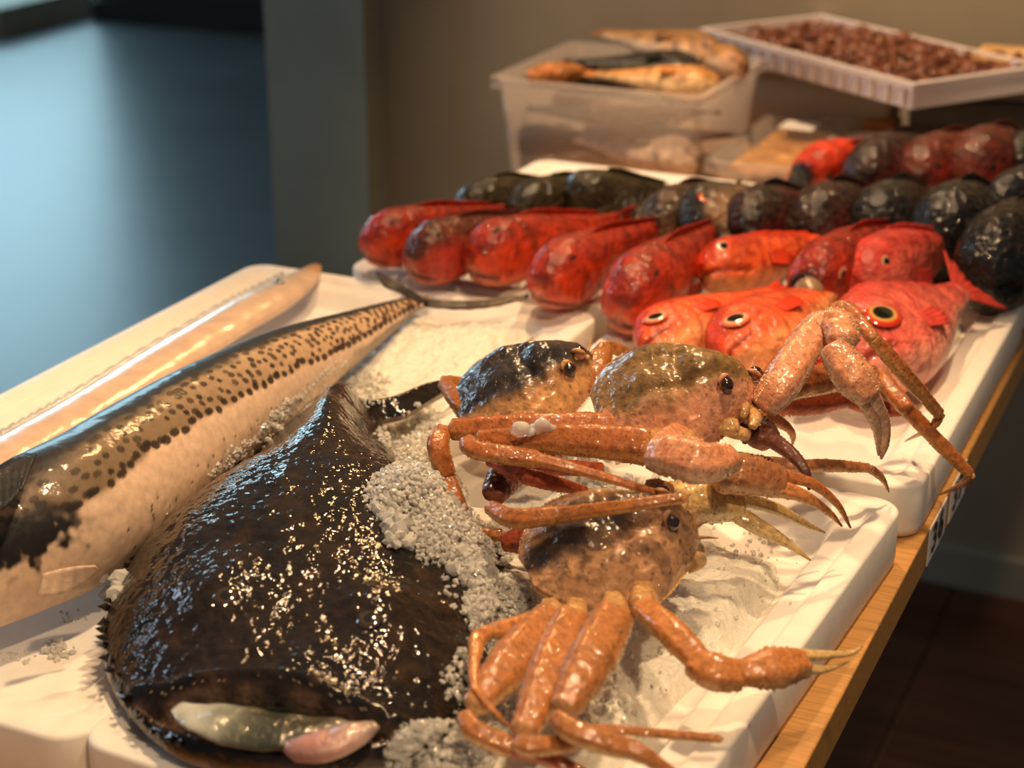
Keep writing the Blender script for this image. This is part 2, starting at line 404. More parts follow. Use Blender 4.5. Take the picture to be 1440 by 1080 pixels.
def monkfish():
    n, m = 300, 230
    L = catmull([P(*s[0], s[2]) for s in secs], n); R = catmull([P(*s[1], s[2]) for s in secs], n)
    H = catmull([(s[3], 0, 0) for s in secs], n)[:, 0]
    v = .5-.5*np.cos(np.linspace(0, np.pi, m)); q = 2*v-1
    G = L[:, None]*(1-v)[None, :, None]+R[:, None]*v[None, :, None]
    uu = np.linspace(0, 1, n)[:, None]*np.ones((1, m)); vv = np.ones((n, 1))*v[None]
    head = smooth(.58, .40, uu)
    dome_h = (1-abs(q)**2.6)**.62; dome_b = .62*(1-abs(q)**2)**.9+.38*np.exp(-(q/.33)**2)
    arch = head*dome_h[None]+(1-head)*dome_b[None]
    G[..., 2] += H[:, None]*arch
    # eye ridges, brow and mid groove
    xy0 = G[..., :2].copy()
    def near(px, py, z, r): p = P(px, py, z); return np.exp(-((xy0[..., 0]-p[0])**2+(xy0[..., 1]-p[1])**2)/r**2)
    G[..., 2] += .006*near(300, 800, .86, .022)+.006*near(530, 820, .86, .022)-.004*near(420, 830, .86, .03)+.004*near(420, 905, .85, .05)
    # mouth: an open gape facing up, seen on the front of the head
    tmp = MB(); tmp.grid(G[::3, ::3]); tv = tmp.V[0]
    tb_ = BVHTree.FromPolygons([tuple(v_) for v_ in tv], [tuple(int(i) for i in r_) for r_ in tmp.F[0]])
    def surf(px, py):
        h_ = tb_.ray_cast(Vector(CAM), Vector(ray(px, py)).normalized())[0]
        return np.array(h_) if h_ is not None else P(px, py, .808)
    def poly(pts, z): return np.array([surf(*p)[:2] for p in pts])
    up = poly([(180, 992), (225, 978), (265, 966), (327, 955), (411, 960), (473, 985), (525, 1008), (575, 1033)], .842)
    lo = poly([(180, 996), (207, 1016), (265, 1040), (348, 1058), (432, 1064), (500, 1056), (545, 1045), (575, 1036)], .830)
    up = catmull(np.column_stack([up, 0*up[:, :1]]), 60)[:, :2]; lo = catmull(np.column_stack([lo, 0*lo[:, :1]]), 60)[:, :2]
    ring = np.vstack([up, lo[::-1]])
    x, y = G[..., 0].ravel(), G[..., 1].ravel()
    ins = np.zeros(len(x), bool); dmin = np.full(len(x), 9.)
    for a, b in zip(ring, np.roll(ring, -1, 0)):
        c = ((a[1] > y) != (b[1] > y)) & (x < (b[0]-a[0])*(y-a[1])/(b[1]-a[1]+1e-12)+a[0]); ins ^= c
        ab = b-a; t = np.clip(((x-a[0])*ab[0]+(y-a[1])*ab[1])/(ab@ab+1e-12), 0, 1)
        dmin = np.minimum(dmin, np.hypot(x-a[0]-t*ab[0], y-a[1]-t*ab[1]))
    sd = np.where(ins, dmin, -dmin).reshape(n, m)
    G[..., 2] += .004*np.exp(-((sd+.004)/.004)**2) - .016*smooth(0, .010, sd)
    nz = fbm(G, 45, 4, 11); nz2 = noise(G, 260, 4)
    amp = .0022*smooth(0, .05, uu)*smooth(.9, .6, uu)
    G[..., 2] += (amp*nz+.0007*nz2*smooth(.6, .45, uu))*np.minimum(1, H[:, None]/.03)
    # ragged edge of the head
    edge = smooth(.05, .0, vv)+smooth(.95, 1, vv)
    G[..., 2] += 0
    base = lin(30, 21, 15); dk = lin(15, 11, 9); br = lin(54, 37, 22); tan = lin(104, 82, 62)
    K = mixc(mixc(np.broadcast_to(base, (n, m, 3)), dk, smooth(-.1, .5, fbm(G, 30, 4, 21))), br, .55*smooth(.1, .6, fbm(G, 60, 3, 31)))
    sk = smooth(.22, .08, vv + .06*nz)*smooth(.36, .46, uu)*smooth(.80, .70, uu)
    K = mixc(K, tan, .75*sk)
    K = mixc(K, lin(110, 96, 82), .6*smooth(.90, .99, vv)*smooth(.5, .6, uu)*smooth(.85, .75, uu))
    K = mixc(K, dk, .7*smooth(.78, .86, uu))
    flesh = mixc(np.broadcast_to(lin(112, 86, 68), (n, m, 3)), lin(44, 32, 26), smooth(-.3, .4, fbm(G, 70, 3, 41)))
    K = mixc(K, flesh, smooth(.0, .004, sd))
    pm_ = P(400, 1010, .82); gl = np.exp(-(((G[..., 0]-pm_[0])/.05)**2+((G[..., 1]-pm_[1])/.016)**2))
    K = mixc(K, lin(34, 36, 28), np.clip(gl*1.3, 0, 1)*smooth(.002, .008, sd))
    # underside
    B = G[:, ::-1][:, 1:-1].copy(); B[..., 2] = np.minimum(L[:, None, 2], R[:, None, 2])-.010*np.sin(np.pi*vv[:, ::-1][:, 1:-1])**.5
    Gc = np.concatenate([G, B], 1); Kc = np.concatenate([K, np.broadcast_to(lin(120, 105, 95), B.shape)], 1)
    rt = empty('monkfish', P(430, 900, .80)); tag(rt, 'big dark brown monkfish with gaping mouth lying on ice', 'fish')
    mb = MB(); mb.grid(Gc, Kc, closed=True, cap0=True, cap1=True, flip=True); mb.build('body', M['monk'], rt)
    bvh_add(mb)
    # fringe of skin flaps round the jaw
    fm = MB()
    ids = [i for i in range(14, 165, 3)]
    pos = []; nor = []
    for i in ids:
        for A, Bq, sgn in ((L, R, 1), (R, L, -1)):
            if rng.random() < .8: pos.append(A[i]+[0, 0, .004+rng.random()*.006]); nor.append(nrm(A[i]-Bq[i])*.9+[0, 0, .1]+rng.normal(0, .25, 3))
    cones(fm, pos, nor, rng.uniform(.0022, .0042, len(pos)), lin(36, 27, 22), 1.3); fm.build('skin_fringe', M['monk'], rt)['kind'] = 'stuff'
    # tongue and pale membranes
    def blob(name, path, rads, flat, cols, seed, lift=.0):
        pth = catmull(path, 40); rr = catmull([(r, 0, 0) for r in rads], 40)[:, 0]
        g, a, T, U, S = tube_grid(pth, np.maximum(rr, .0005), 28, flat)
        g = g+.0016*fbm(g, 90, 3, seed)[..., None]
        k = catmull([lin(*c) for c in cols], 40)[:, None]*np.ones((1, 28, 1))*(1+.25*fbm(g, 110, 2, seed+3)[..., None])
        b = MB(); b.grid(g, np.clip(k, 0, 1), closed=True, cap0=True, cap1=True); return b.build(name, M['tongue'], rt)
    z = .824
    blob('membrane', [P(252, 992, z+.004), P(290, 1010, z+.002), P(340, 1022, z), P(400, 1030, z), P(470, 1030, z), P(525, 1024, z+.003)], [.005, .015, .019, .018, .013, .005], .26,
         [(196, 194, 184), (176, 178, 166), (92, 94, 78), (48, 50, 38), (98, 92, 78), (190, 172, 160)], 5)
    blob('tongue', [P(395, 1046, z-.001), P(425, 1052, z), P(465, 1046, z+.002), P(505, 1030, z+.004), P(528, 1020, z+.005)], [.003, .010, .0115, .009, .004], .6,
         [(150, 112, 102), (170, 124, 116), (178, 134, 124), (160, 134, 122), (140, 120, 110)], 8)
    # teeth
    for line, zz, dirz, nn in ((up, .845, .6, 34), (lo, .832, 1., 34)):
        tm = MB(); pos = []; nor = []
        for k in range(nn):
            j = int(3+k*53/nn); p = line[j]+rng.normal(0, .0006, 2)
            hh = None
            dd = BV[-1].ray_cast(Vector((float(p[0]), float(p[1]), 1.2)), Vector((0, 0, -1)))
            if dd[0] is None or rng.random() < .35: continue
            pos.append(np.array(dd[0])); mid = np.array([ring[:, 0].mean(), ring[:, 1].mean()])
            nor.append([*(nrm(mid-p)*.6), .8])
        cones(tm, pos, nor, .0006, lin(130, 112, 90), 4.5); tm.build('teeth', M['tongue'], rt)['kind'] = 'stuff'
    for px, py in ((318, 838), (520, 870)):
        h = BV[-1].ray_cast(Vector(CAM), Vector(ray(px, py)).normalized()); c = np.array(h[0]); nn_ = np.array(h[1])
        if nn_[2] < 0: nn_ = -nn_
        e = MB(); dome(e, c-nn_*.001, nn_, (0, -1, 0), .0085, .0075, .3, [(0, (26, 24, 20)), (.45, (34, 30, 24)), (.5, (70, 56, 38)), (1, (44, 34, 25))]); e.build('eye', M['eye'], rt)
    # pectoral fin lying on the ice on the left
    fp = [P(190, 800, .803), P(215, 745, .806), P(262, 712, .806), P(300, 700, .805)]
    g = np.array([[a*(1-t)+P(300, 752, .812)*t+np.array([0, 0, .002*math.sin(9*s)]) for s, a in enumerate(catmull(fp, 18))] for t in np.linspace(0, 1, 8)])
    f = MB(); f.grid(g, lin(104, 84, 66)); o = f.build('pectoral_fin', M['fin'], rt); o.modifiers.new('s', 'SOLIDIFY').thickness = .002
def dome(mb, c, n, fwd, rx, ry, hgt, stops, nr=14, na=28):
    """eye: half ellipsoid on a surface, colour by radius"""
    n = nrm(n); x = nrm(np.asarray(fwd)-n*(np.asarray(fwd) @ n)); y = np.cross(n, x)
    r = np.linspace(0.001, 1, nr); a = np.linspace(0, 2*np.pi, na, endpoint=False)
    G = c+ (r[:, None, None]*(np.cos(a)[None, :, None]*x*rx+np.sin(a)[None, :, None]*y*ry)) + n*(np.sqrt(1-.98*r**2)[:, None, None]*hgt*min(rx, ry))
    rs = [s[0] for s in stops]; cs = np.array([lin(*s[1]) for s in stops])
    K = np.stack([np.interp(r, rs, cs[:, k]) for k in range(3)], -1)[:, None]*np.ones((1, na, 1))
    mb.grid(G, K, closed=True, cap0=True, flip=False)
monkfish()

# ------------------------------------------------------------------ spotted mackerel
def mackerel():
    up = [(-120, 712), (0, 655), (100, 598), (200, 540), (300, 492), (400, 455), (500, 431), (560, 420), (600, 417)]
    lw = [(-60, 905), (40, 868), (120, 835), (200, 772), (290, 692), (370, 618), (440, 556), (520, 492), (575, 447), (604, 428)]
    n, m = 560, 220
    A = catmull(np.array([(*u, 0) for u in up]), n)[:, :2]; B = catmull(np.array([(*u, 0) for u in lw]), n)[:, :2]
    mid = (A+B)/2
    hw = []
    path = []
    rad = []
    for k in range(n):
        t = nrm(mid[min(k+1, n-1)]-mid[max(k-1, 0)]); pr = np.array([-t[1], t[0]])
        h_ = abs((B[k]-A[k]) @ pr)/2
        c = P(*mid[k], .835); r = h_*depth(c)/F_PX
        c = P(*mid[k], .798+r*.80); path.append(c); rad.append(h_*depth(c)/F_PX)
    path = np.array(path); rad = np.array(rad)
    rad = np.convolve(np.pad(rad, 12, 'edge'), np.ones(25)/25, 'valid')
    T = np.gradient(path, axis=0); T /= np.linalg.norm(T, axis=1)[:, None]
    vd = nrm(path.mean(0)-CAM)
    fdir = nrm(-vd)       # the flank that faces up and to the viewer
    G, a, T, U, S = tube_grid(path, rad, m, .86, fdir)
    # angle: 90deg = facing the viewer; find which side is the back (image up-left)
    back = np.sign((S.mean(0)) @ (_u - .3*_r))
    lat = np.arcsin(np.clip(back*np.cos(a), -1, 1))*np.where(np.sin(a) > -.2, 1, 1)      # +90 back, -90 belly edge, both flanks alike
    lat = np.degrees(lat)[None]*np.ones((n, 1)); s = np.linspace(0, 1, n)[:, None]*np.ones((1, m))
    arc = np.concatenate([[0], np.cumsum(np.linalg.norm(np.diff(path, axis=0), axis=1))])[:, None]*np.ones((1, m))
    warc = np.radians(lat)*rad[:, None]
    nz = fbm(G, 60, 3, 3)
    c_fl = lin(196, 164, 132); c_bk = lin(38, 42, 46); c_be = lin(216, 186, 160); c_gr = lin(118, 98, 76)
    K = np.broadcast_to(c_be, (n, m, 3)).copy()
    bd = np.interp(s, [0, .35, .7, 1], [6, 4, -12, -22])
    K = mixc(K, mixc(np.broadcast_to(c_gr, (n, m, 3)), c_fl, smooth(.25, .75, s)), smooth(-4, 4, lat-bd+5*nz))
    K = mixc(K, c_bk, smooth(34, 50, lat+10*nz))
    K = mixc(K, c_bk, .85*smooth(20, 40, lat+14*nz)*smooth(.25, .05, s))
    def dots(K, pts, colr, soft=.35):
        for (ps, pw, rs_, rw, st) in pts:
            i0 = np.searchsorted(arc[:, 0], ps-rs_*1.6); i1 = np.searchsorted(arc[:, 0], ps+rs_*1.6)
            if i1 <= i0: continue
            d = np.hypot((arc[i0:i1]-ps)/rs_, (warc[i0:i1]-pw)/rw)+.25*nz[i0:i1]
            K[i0:i1] = mixc(K[i0:i1], colr, st*smooth(1.15, 1.15-soft, d))
        return K
    Ltot = arc[-1, 0]; spots = []
    y = -.30
    ps = .02
    rowk = 0
    ang0 = -8.
    while ang0 < 60:
        ps = (rowk % 2)*.0065
        while ps < Ltot*.93:
            k = min(int(ps/Ltot*n), n-1)
            if rng.random() < .86 and ang0 > np.interp(ps/Ltot, [0, .35, .7, 1], [8, 6, -10, -20]):
                sc_ = .55+.45*rad[k]/rad.max()
                spots.append((ps+rng.normal(0, .0018), math.radians(ang0+rng.normal(0, 2.2))*rad[k], rng.uniform(.0031, .0047)*sc_*(1.4 if ang0 > 38 else 1), rng.uniform(.0023, .0033)*sc_, rng.uniform(.75, 1)))
            ps += rng.uniform(.0105, .0145)
        ang0 += 9.5; rowk += 1
    K = dots(K, spots, lin(46, 34, 26))
    K = dots(K, [(p, math.radians(np.interp(p/Ltot, [0, .35, .7, 1], [6, 4, -12, -22])+rng.normal(0, 2))*rad[min(int(p/Ltot*n), n-1)], rng.uniform(.004, .006), .0032, .95) for p in np.arange(.08, Ltot*.97, .0125)], lin(42, 31, 24))
    K = dots(K, [(rng.uniform(.1, Ltot*.6), math.radians(rng.uniform(-70, -28))*.04, rng.uniform(.001, .0022), rng.uniform(.0008, .0016), .8) for _ in range(46)], lin(70, 52, 40))
    # rear lower flank: grey-brown below the dotted line
    K = mixc(K, lin(96, 78, 62), .8*smooth(-24, -40, lat+8*nz)*smooth(.66, .74, s))
    K = mixc(K, lin(30, 26, 26), smooth(.180, .140, s+.04*fbm(G, 90, 2, 17))*smooth(-24, -10, lat+22*fbm(G, 150, 2, 9))*smooth(20, 8, lat+10*nz))
    # operculum line on belly front
    G = G+U[:, None]*(.0006*fbm(G, 120, 2, 6))[..., None]
    rt = empty('spotted_mackerel', P(290, 650, .80)); tag(rt, 'large spotted mackerel with white belly lying across the long left tray', 'fish')
    mb = MB(); mb.grid(G, K, closed=True, cap0=True, cap1=True); mb.build('body', M['mack'], rt); bvh_add(mb)
    def fin(name, pts_a, pts_b, colr, nn=24, th=.0012, rows=8):
        a_ = catmull(pts_a, nn); b_ = catmull(pts_b, nn)
        g = np.array([a_*(1-t)+b_*t for t in np.linspace(0, 1, rows)])
        g[..., 2] += .0003*np.sin(np.arange(nn)*1.9)[None]*np.linspace(0, 1, rows)[:, None]
        f = MB(); k = np.ones((rows, nn, 3))*lin(*colr)*(1+.12*np.sin(np.arange(nn)*1.9))[None, :, None]; f.grid(g, k)
        o = f.build(name, M['fin'], rt); o.modifiers.new('s', 'SOLIDIFY').thickness = th; return o
    fin('tail_fin', [P(594, 420, .818), P(650, 424, .815), P(700, 421, .815), P(744, 415, .816)], [P(596, 432, .812), P(650, 436, .810), P(700, 431, .812), P(744, 418, .815)], (62, 50, 42))
    fin('tail_fin', [P(604, 424, .818), P(575, 405, .824), P(552, 392, .83), P(530, 380, .833)], [P(590, 426, .816), P(562, 412, .82), P(540, 402, .826), P(528, 384, .832)], (56, 48, 44))
    fin('pectoral_fin', [P(-20, 672, .905), P(5, 652, .905), P(30, 640, .904), P(52, 640, .902)], [P(-20, 716, .895), P(5, 716, .895), P(22, 700, .897), P(30, 690, .898)], (36, 38, 42), 20)
    fin('anal_fin', [P(372, 565, .825), P(385, 560, .825), P(400, 556, .825), P(415, 552, .825)], [P(392, 588, .81), P(396, 588, .81), P(402, 584, .81), P(414, 566, .815)], (78, 62, 50), 12)
    fin('pelvic_fin', [P(60, 806, .845), P(85, 800, .845), P(110, 796, .845), P(134, 795, .844)], [P(52, 838, .832), P(80, 836, .83), P(108, 824, .831), P(138, 799, .84)], (216, 186, 160), 16)
mackerel()

# ------------------------------------------------------------------ long silver ribbon fish
def ribbon():
    ax = [(-90, 690), (0, 645), (70, 606), (133, 570), (233, 508), (333, 448), (383, 420), (425, 392), (444, 374)]
    hw = [34, 32, 30, 30, 30, 28, 26, 18, 7]
    n, m = 220, 40
    A = catmull(np.array([(*p, 0) for p in ax]), n)[:, :2]; h = catmull(np.array([(x, 0, 0) for x in hw]), n)[:, 0]
    path = np.array([P(*a, .803) for a in A]); rad = np.array([h[k]*depth(path[k])/F_PX*1.25 for k in range(n)])
    G, a, T, U, S = tube_grid(path, rad, m, .42, nrm([0.1, -.35, 1]))
    G = G+.0009*fbm(G, 60, 3, 2)[..., None]
    s = np.linspace(0, 1, n)[:, None]*np.ones((1, m)); lat = np.cos(a)[None]*np.ones((n, 1))*np.sign(S.mean(0) @ (-_r+_u))
    K = mixc(np.broadcast_to(lin(214, 184, 160), (n, m, 3)), lin(206, 212, 220), smooth(.05, .7, lat))
    K = mixc(K, lin(120, 128, 140), .6*smooth(.86, .97, lat+.05*fbm(G, 90, 2, 3)))
    K = mixc(K, lin(206, 150, 96), .8*smooth(.86, .97, s+.05*fbm(G, 60, 2, 7)))
    rt = empty('ribbon_fish', P(200, 540, .78)); tag(rt, 'long silvery pink ribbon fish along the left tray rim behind the mackerel', 'fish')
    mb = MB(); mb.grid(G, K, closed=True, cap0=True, cap1=True); mb.build('body', M['silver'], rt); bvh_add(mb)
    e = MB(); c = P(392, 398, .812); dome(e, c, (0, -.3, 1), (1, 1, 0), .006, .005, .8, [(0, (20, 20, 22)), (.5, (24, 24, 26)), (.62, (190, 190, 190)), (1, (150, 150, 150))]); e.build('eye', M['eye'], rt)
    top = catmull([path[k]+S[k]*rad[k]*np.sign(S.mean(0) @ (-_r+_u)) for k in range(40, 205, 15)], 80)
    g = np.array([top+np.array([0, 0, 0])*t+(np.array([-.006, .004, .004])*t) for t in np.linspace(0, 1, 3)]); g[2, :, 2] += .0012*np.sin(np.arange(80)*2.1)
    f = MB(); f.grid(g, lin(190, 190, 192)); o = f.build('dorsal_fin', M['silver'], rt); o.modifiers.new('s', 'SOLIDIFY').thickness = .0008
ribbon()

# ------------------------------------------------------------------ fish
GURN = [(0, .045, .05, .045), (.03, .085, .085, .07), (.08, .118, .11, .095), (.16, .135, .125, .112), (.28, .130, .125, .108), (.45, .110, .108, .088), (.7, .068, .068, .048), (.88, .038, .038, .022), (1, .03, .03, .010)]
DEEP = [(0, .035, .045, .03), (.03, .085, .085, .055), (.08, .135, .12, .08), (.16, .18, .155, .105), (.28, .20, .175, .115), (.42, .19, .165, .10), (.6, .14, .125, .075), (.8, .075, .07, .04), (1, .04, .04, .013)]
FACE = [(0, .055, .06, .055), (.03, .10, .10, .085), (.08, .14, .13, .11), (.18, .17, .15, .125), (.32, .175, .155, .115), (.5, .145, .135, .09), (.75, .08, .08, .045), (1, .04, .04, .013)]
PAL = {  # back, flank, belly, blotch
 'red': ((156, 42, 20), (202, 64, 28), (214, 120, 92), (104, 26, 18)),
 'redbrown': ((96, 40, 26), (168, 50, 32), (190, 92, 68), (60, 26, 20)),
 'orange': ((206, 60, 26), (226, 92, 44), (232, 150, 96), (170, 36, 20)),
 'pink': ((206, 70, 58), (222, 104, 86), (232, 156, 132), (180, 46, 40)),
 'olive': ((54, 46, 22), (66, 54, 28), (96, 80, 50), (28, 24, 14)),
 'brown': ((76, 56, 38), (104, 74, 50), (200, 160, 116), (30, 24, 18)),
 'maroon': ((50, 28, 20), (104, 34, 24), (150, 54, 44), (26, 18, 14)),
 'black': ((26, 24, 22), (36, 33, 27), (60, 55, 46), (14, 14, 14)),
 'blue': ((22, 24, 30), (32, 36, 44), (60, 62, 66), (12, 12, 16)),
 'tan': ((150, 106, 64), (190, 140, 88), (226, 190, 150), (90, 60, 36)),
 'gape': ((38, 33, 26), (132, 104, 74), (226, 190, 146), (34, 28, 20)),
 'amber': ((200, 128, 62), (224, 160, 90), (236, 200, 150), (120, 70, 34)),
 'silver': ((90, 84, 80), (170, 150, 132), (216, 196, 176), (60, 54, 52)),
}
def fish(name, label, group, snout, tail, roll, prof, pal, mat='red', scale=1., eye=(.10, .06, .034), eyecol='gold', mouth=.09, mz=-.012, tailf=True, dors=.22, seed=0, parent_tag=True, gape=0, tail_len=.12, tail_h=.3, nst=84, nang=52, wide=1.):
    A = np.asarray(snout, float); B = np.asarray(tail, float); L = np.linalg.norm(A-B); X = (A-B)/L
    up = nrm(np.array([0, 0, 1.])-X*X[2]); Yl = np.cross(up, X); r = math.radians(roll)
    Zd = math.cos(r)*up+math.sin(r)*Yl; Y = np.cross(Zd, X)
    pr = np.array(prof); t = np.linspace(0, 1, nst)**1.35
    ip = lambda k: np.convolve(np.pad(np.interp(t, pr[:, 0], pr[:, k]), 3, 'edge'), np.ones(7)/7, 'valid')*scale
    top, bot, hw = ip(1), ip(2), ip(3)*wide; top[0] *= .5; bot[0] *= .5; hw[0] *= .5
    a = np.linspace(0, 2*np.pi, nang, endpoint=False); ca, sa = np.cos(a), np.sin(a)
    y = hw[:, None]*np.sign(ca)*abs(ca)**.92; z = np.where(sa > 0, top[:, None]*abs(sa)**.92, -bot[:, None]*abs(sa)**.92)
    x = -t[:, None]*np.ones((1, nang))
    q3 = np.stack([x, y, z], -1); nz = fbm(q3+seed*3.1, 9, 4, seed); nz2 = fbm(q3+seed*1.7, 26, 3, seed+5)
    # gill cover: the head stands proud, with a curved rear edge
    tg = .30-.5*abs(z/(.2*scale))**2*.25
    g = 1+.06*smooth(tg-.16, tg, t[:, None])*(t[:, None] < tg)-.02*np.exp(-((t[:, None]-tg)/.012)**2)
    y = y*g
    # mouth: dark groove running back from the snout
    zm = mz*scale*(1+0*x)-t[:, None]*.25*scale
    md = np.exp(-((z-zm)/(.010*scale))**2)*smooth(mouth*1.15, mouth*.9, t[:, None])
    y = y*(1-.16*md); x = x-.012*md*smooth(.06, 0, t[:, None])
    if gape: z = z-gape*scale*smooth(mouth*1.5, 0, t[:, None])*(z < zm)
    y = y+np.sign(y)*.0035*nz2*scale; z = z*(1+.03*nz)
    bk, fl, be, bl = [lin(*c) for c in PAL[pal]]
    hn = np.where(z > 0, z/top[:, None], z/bot[:, None])
    K = mixc(np.broadcast_to(fl, (nst, nang, 3)), bk, smooth(.25, .8, hn+.25*nz)); K = mixc(K, be, smooth(-.35, -.85, hn+.2*nz))
    K = mixc(K, bl, .6*smooth(.05, .45, nz2+.2*hn)); K = mixc(K, bl*.4, .9*md)
    K = mixc(K, bl, .45*np.exp(-((t[:, None]-tg)/.012)**2))
    if gape: K = mixc(K, lin(20, 14, 12), smooth(.035, .0, t[:, None]))
    W = lambda p: A+L*(p[..., 0:1]*X+p[..., 1:2]*Y+p[..., 2:3]*Zd)
    G = W(np.stack([x, y, z], -1))
    base = G.reshape(-1, 3)[G[..., 2].argmin()]
    rt = empty(name, [*(A[:2]*.6+B[:2]*.4), G[..., 2].min()]); tag(rt, label, 'fish', group)
    mb = MB(); mb.grid(G, K, closed=True, cap0=True, cap1=True); mb.build('body', M[mat], rt)
    te, ze, re = eye
    k = int(np.argmin(abs(t-te))); tp = top[k]
    yy = hw[k]*max(0, 1-(ze*scale/tp)**2)**.5*1.0
    ECOL = {'gold': [(0, (14, 16, 10)), (.5, (26, 26, 14)), (.56, (206, 170, 96)), (.66, (214, 150, 80)), (.74, (206, 60, 24)), (1, (180, 40, 22))],
            'ring': [(0, (18, 18, 14)), (.52, (30, 28, 20)), (.58, (226, 196, 160)), (.74, (220, 150, 110)), (1, (190, 60, 36))],
            'dull': [(0, (8, 8, 8)), (.5, (14, 13, 12)), (.6, (90, 60, 40)), (1, (50, 34, 26))]}[eyecol]
    for sgn in (1, -1):
        c = W(np.array([-te, sgn*yy*.96, ze*scale])); n_ = sgn*Y*.93+Zd*.32+X*.15
        e = MB(); dome(e, c, n_, X, re*L*scale*1.1, re*L*scale, .22, ECOL); e.build('eye', M['eye'], rt)
    fc = bk*.9+bl*.1
    def finstrip(nm, a_, b_, nn=16, wig=.004):
        a_ = catmull(a_, nn); b_ = catmull(b_, nn)
        g_ = np.array([a_*(1-s)+b_*s for s in np.linspace(0, 1, 5)])
        g_ = g_+Y*(wig*L*np.sin(np.arange(nn)*2.1)[None, :, None]*np.linspace(0, 1, 5)[:, None, None])
        f = MB(); f.grid(g_, np.clip(fc*(1+.12*np.sin(np.arange(nn)*2.1))[None, :, None]*np.ones((5, 1, 1)), 0, 1))
        o = f.build(nm, M['fin'], rt); o.modifiers.new('s', 'SOLIDIFY').thickness = .0012
    zt = lambda tt: np.interp(tt, t, top); zb = lambda tt: np.interp(tt, t, bot)
    if dors:
        ts = [.30, .42, .56, .70, .82]
        finstrip('dorsal_fin', [W(np.array([-q, 0, zt(q)*.96])) for q in ts], [W(np.array([-q-.05, 0, zt(q)+h_*scale*dors])) for q, h_ in zip(ts, (.03, .075, .06, .05, .02))], 22)
    if tailf:
        finstrip('tail_fin', [W(np.array([-.97, 0, zz*scale])) for zz in (-.03, 0, .03)], [W(np.array([-1-tail_len*k_, 0, zz*scale])) for zz, k_ in ((-.15*tail_h, 1), (-.06*tail_h, .8), (0, .62), (.06*tail_h, .8), (.15*tail_h, 1))], 20)
    for sgn in (1, -1):
        tt = .34; c0 = np.array([-tt, sgn*np.interp(tt, t, hw)*1.0, -.03*scale])
        finstrip('pectoral_fin', [W(c0+[0, 0, .03*scale]), W(c0), W(c0-[0, 0, .03*scale])], [W(c0+[-.10, sgn*.012, .02*scale]), W(c0+[-.13, sgn*.012, -.02]), W(c0+[-.10, sgn*.012, -.06*scale])], 14)
    return rt
Z = .832
LR = 'long red fish in the left row'
fish('red_fish', 'bright red fish at the left end of the long red row', None, P(514, 346, Z), P(716, 294, Z), 8, GURN, 'red', seed=1, mz=-.05, scale=1.22, eye=(.11, .098, .018), eyecol='dull')
fish('red_fish', 'brown-backed red fish, second from left in the long red row', None, P(578, 368, Z), P(764, 306, Z), 5, GURN, 'redbrown', seed=2, mz=-.05, scale=1.26, eye=(.11, .098, .018), eyecol='dull')
fish('red_fish', 'red fish with round blunt head, third from left in the long red row', None, P(662, 368, Z), P(872, 308, Z), -5, GURN, 'red', seed=3, mz=-.05, scale=1.24, eye=(.11, .098, .018), eyecol='dull')
fish('red_fish', 'red fish with pointed pink jaw, fourth from left in the long red row', None, P(757, 402, Z), P(946, 312, Z), 12, GURN, 'red', seed=4, mz=-.05, scale=1.05, eye=(.11, .098, .018), eyecol='dull', mouth=.16)
fish('red_fish', 'dark-headed red fish, snout down, right end of the long red row', None, P(872, 436, Z-.004), P(1020, 312, Z+.004), 10, GURN, 'red', seed=5, mz=-.05, scale=1.08, eye=(.11, .098, .018), eyecol='dull', mouth=.16)
fish('rockfish', 'orange red fish lying with jaw to the left behind the big-eyed pair', None, P(988, 386, Z), P(1190, 334, Z), -42, GURN, 'orange', seed=6, scale=1.12, eye=(.12, .07, .036), eyecol='ring', mouth=.2)
bal = fish('rockfish', 'red fish with grey swollen tongue bulging from its mouth', None, P(1130, 412, Z+.002), P(1262, 318, Z+.006), 14, FACE, 'red', seed=7, scale=1.02, eye=(.11, .085, .034), eyecol='ring', mouth=.10, gape=.05)
b = MB(); g, *_ = tube_grid(catmull([P(1144, 404, Z-.001)-.014*nrm(ray(1136, 410)), P(1137, 412, Z-.002)-.016*nrm(ray(1136, 410)), P(1131, 421, Z-.004)-.015*nrm(ray(1136, 410))], 16), .0150*np.sqrt(np.clip(1-np.linspace(-1, 1, 16)**2, .0, 1)), 20); b.grid(g, lin(150, 120, 88), closed=True, cap0=True, cap1=True); b.build('swollen_tongue', M['tongue'], bal)['label'] = 'grey swollen tongue'
fish('rockfish', 'pale pink red fish with closed mouth, right of the swollen-tongue fish', None, P(1200, 406, Z+.002), P(1350, 336, Z), -12, FACE, 'pink', seed=8, scale=1.10, eye=(.12, .08, .034), eyecol='ring', mouth=.14)
fish('bigeye_redfish', 'big-eyed orange red fish, leftmost in the front row behind the crabs', None, P(905, 488, Z-.006), P(1085, 408, Z), -80, DEEP, 'orange', seed=9, scale=1.03, eye=(.13, .05, .058), eyecol='ring', mouth=.12)
fish('bigeye_redfish', 'big-eyed red fish between the leftmost and the rightmost big-eyed fish', None, P(1020, 502, Z-.006), P(1180, 398, Z), -80, DEEP, 'orange', seed=10, scale=1.03, eye=(.14, .05, .058), eyecol='ring', mouth=.12)
fish('bigeye_redfish', 'red fish with staring orange-ringed eye beside the right tray rim', None, P(1206, 510, Z), P(1352, 408, Z), -56, DEEP, 'pink', seed=11, scale=1.22, eye=(.17, .055, .060), eyecol='gold', mouth=.12, tail_len=.15, tail_h=1)
fish('bigeye_redfish', 'dark red fish mostly hidden behind the raised crab claw', None, P(1120, 528, Z-.014), P(1240, 452, Z-.012), -40, DEEP, 'red', seed=12, scale=.9, eye=(.13, .05, .05), eyecol='gold')
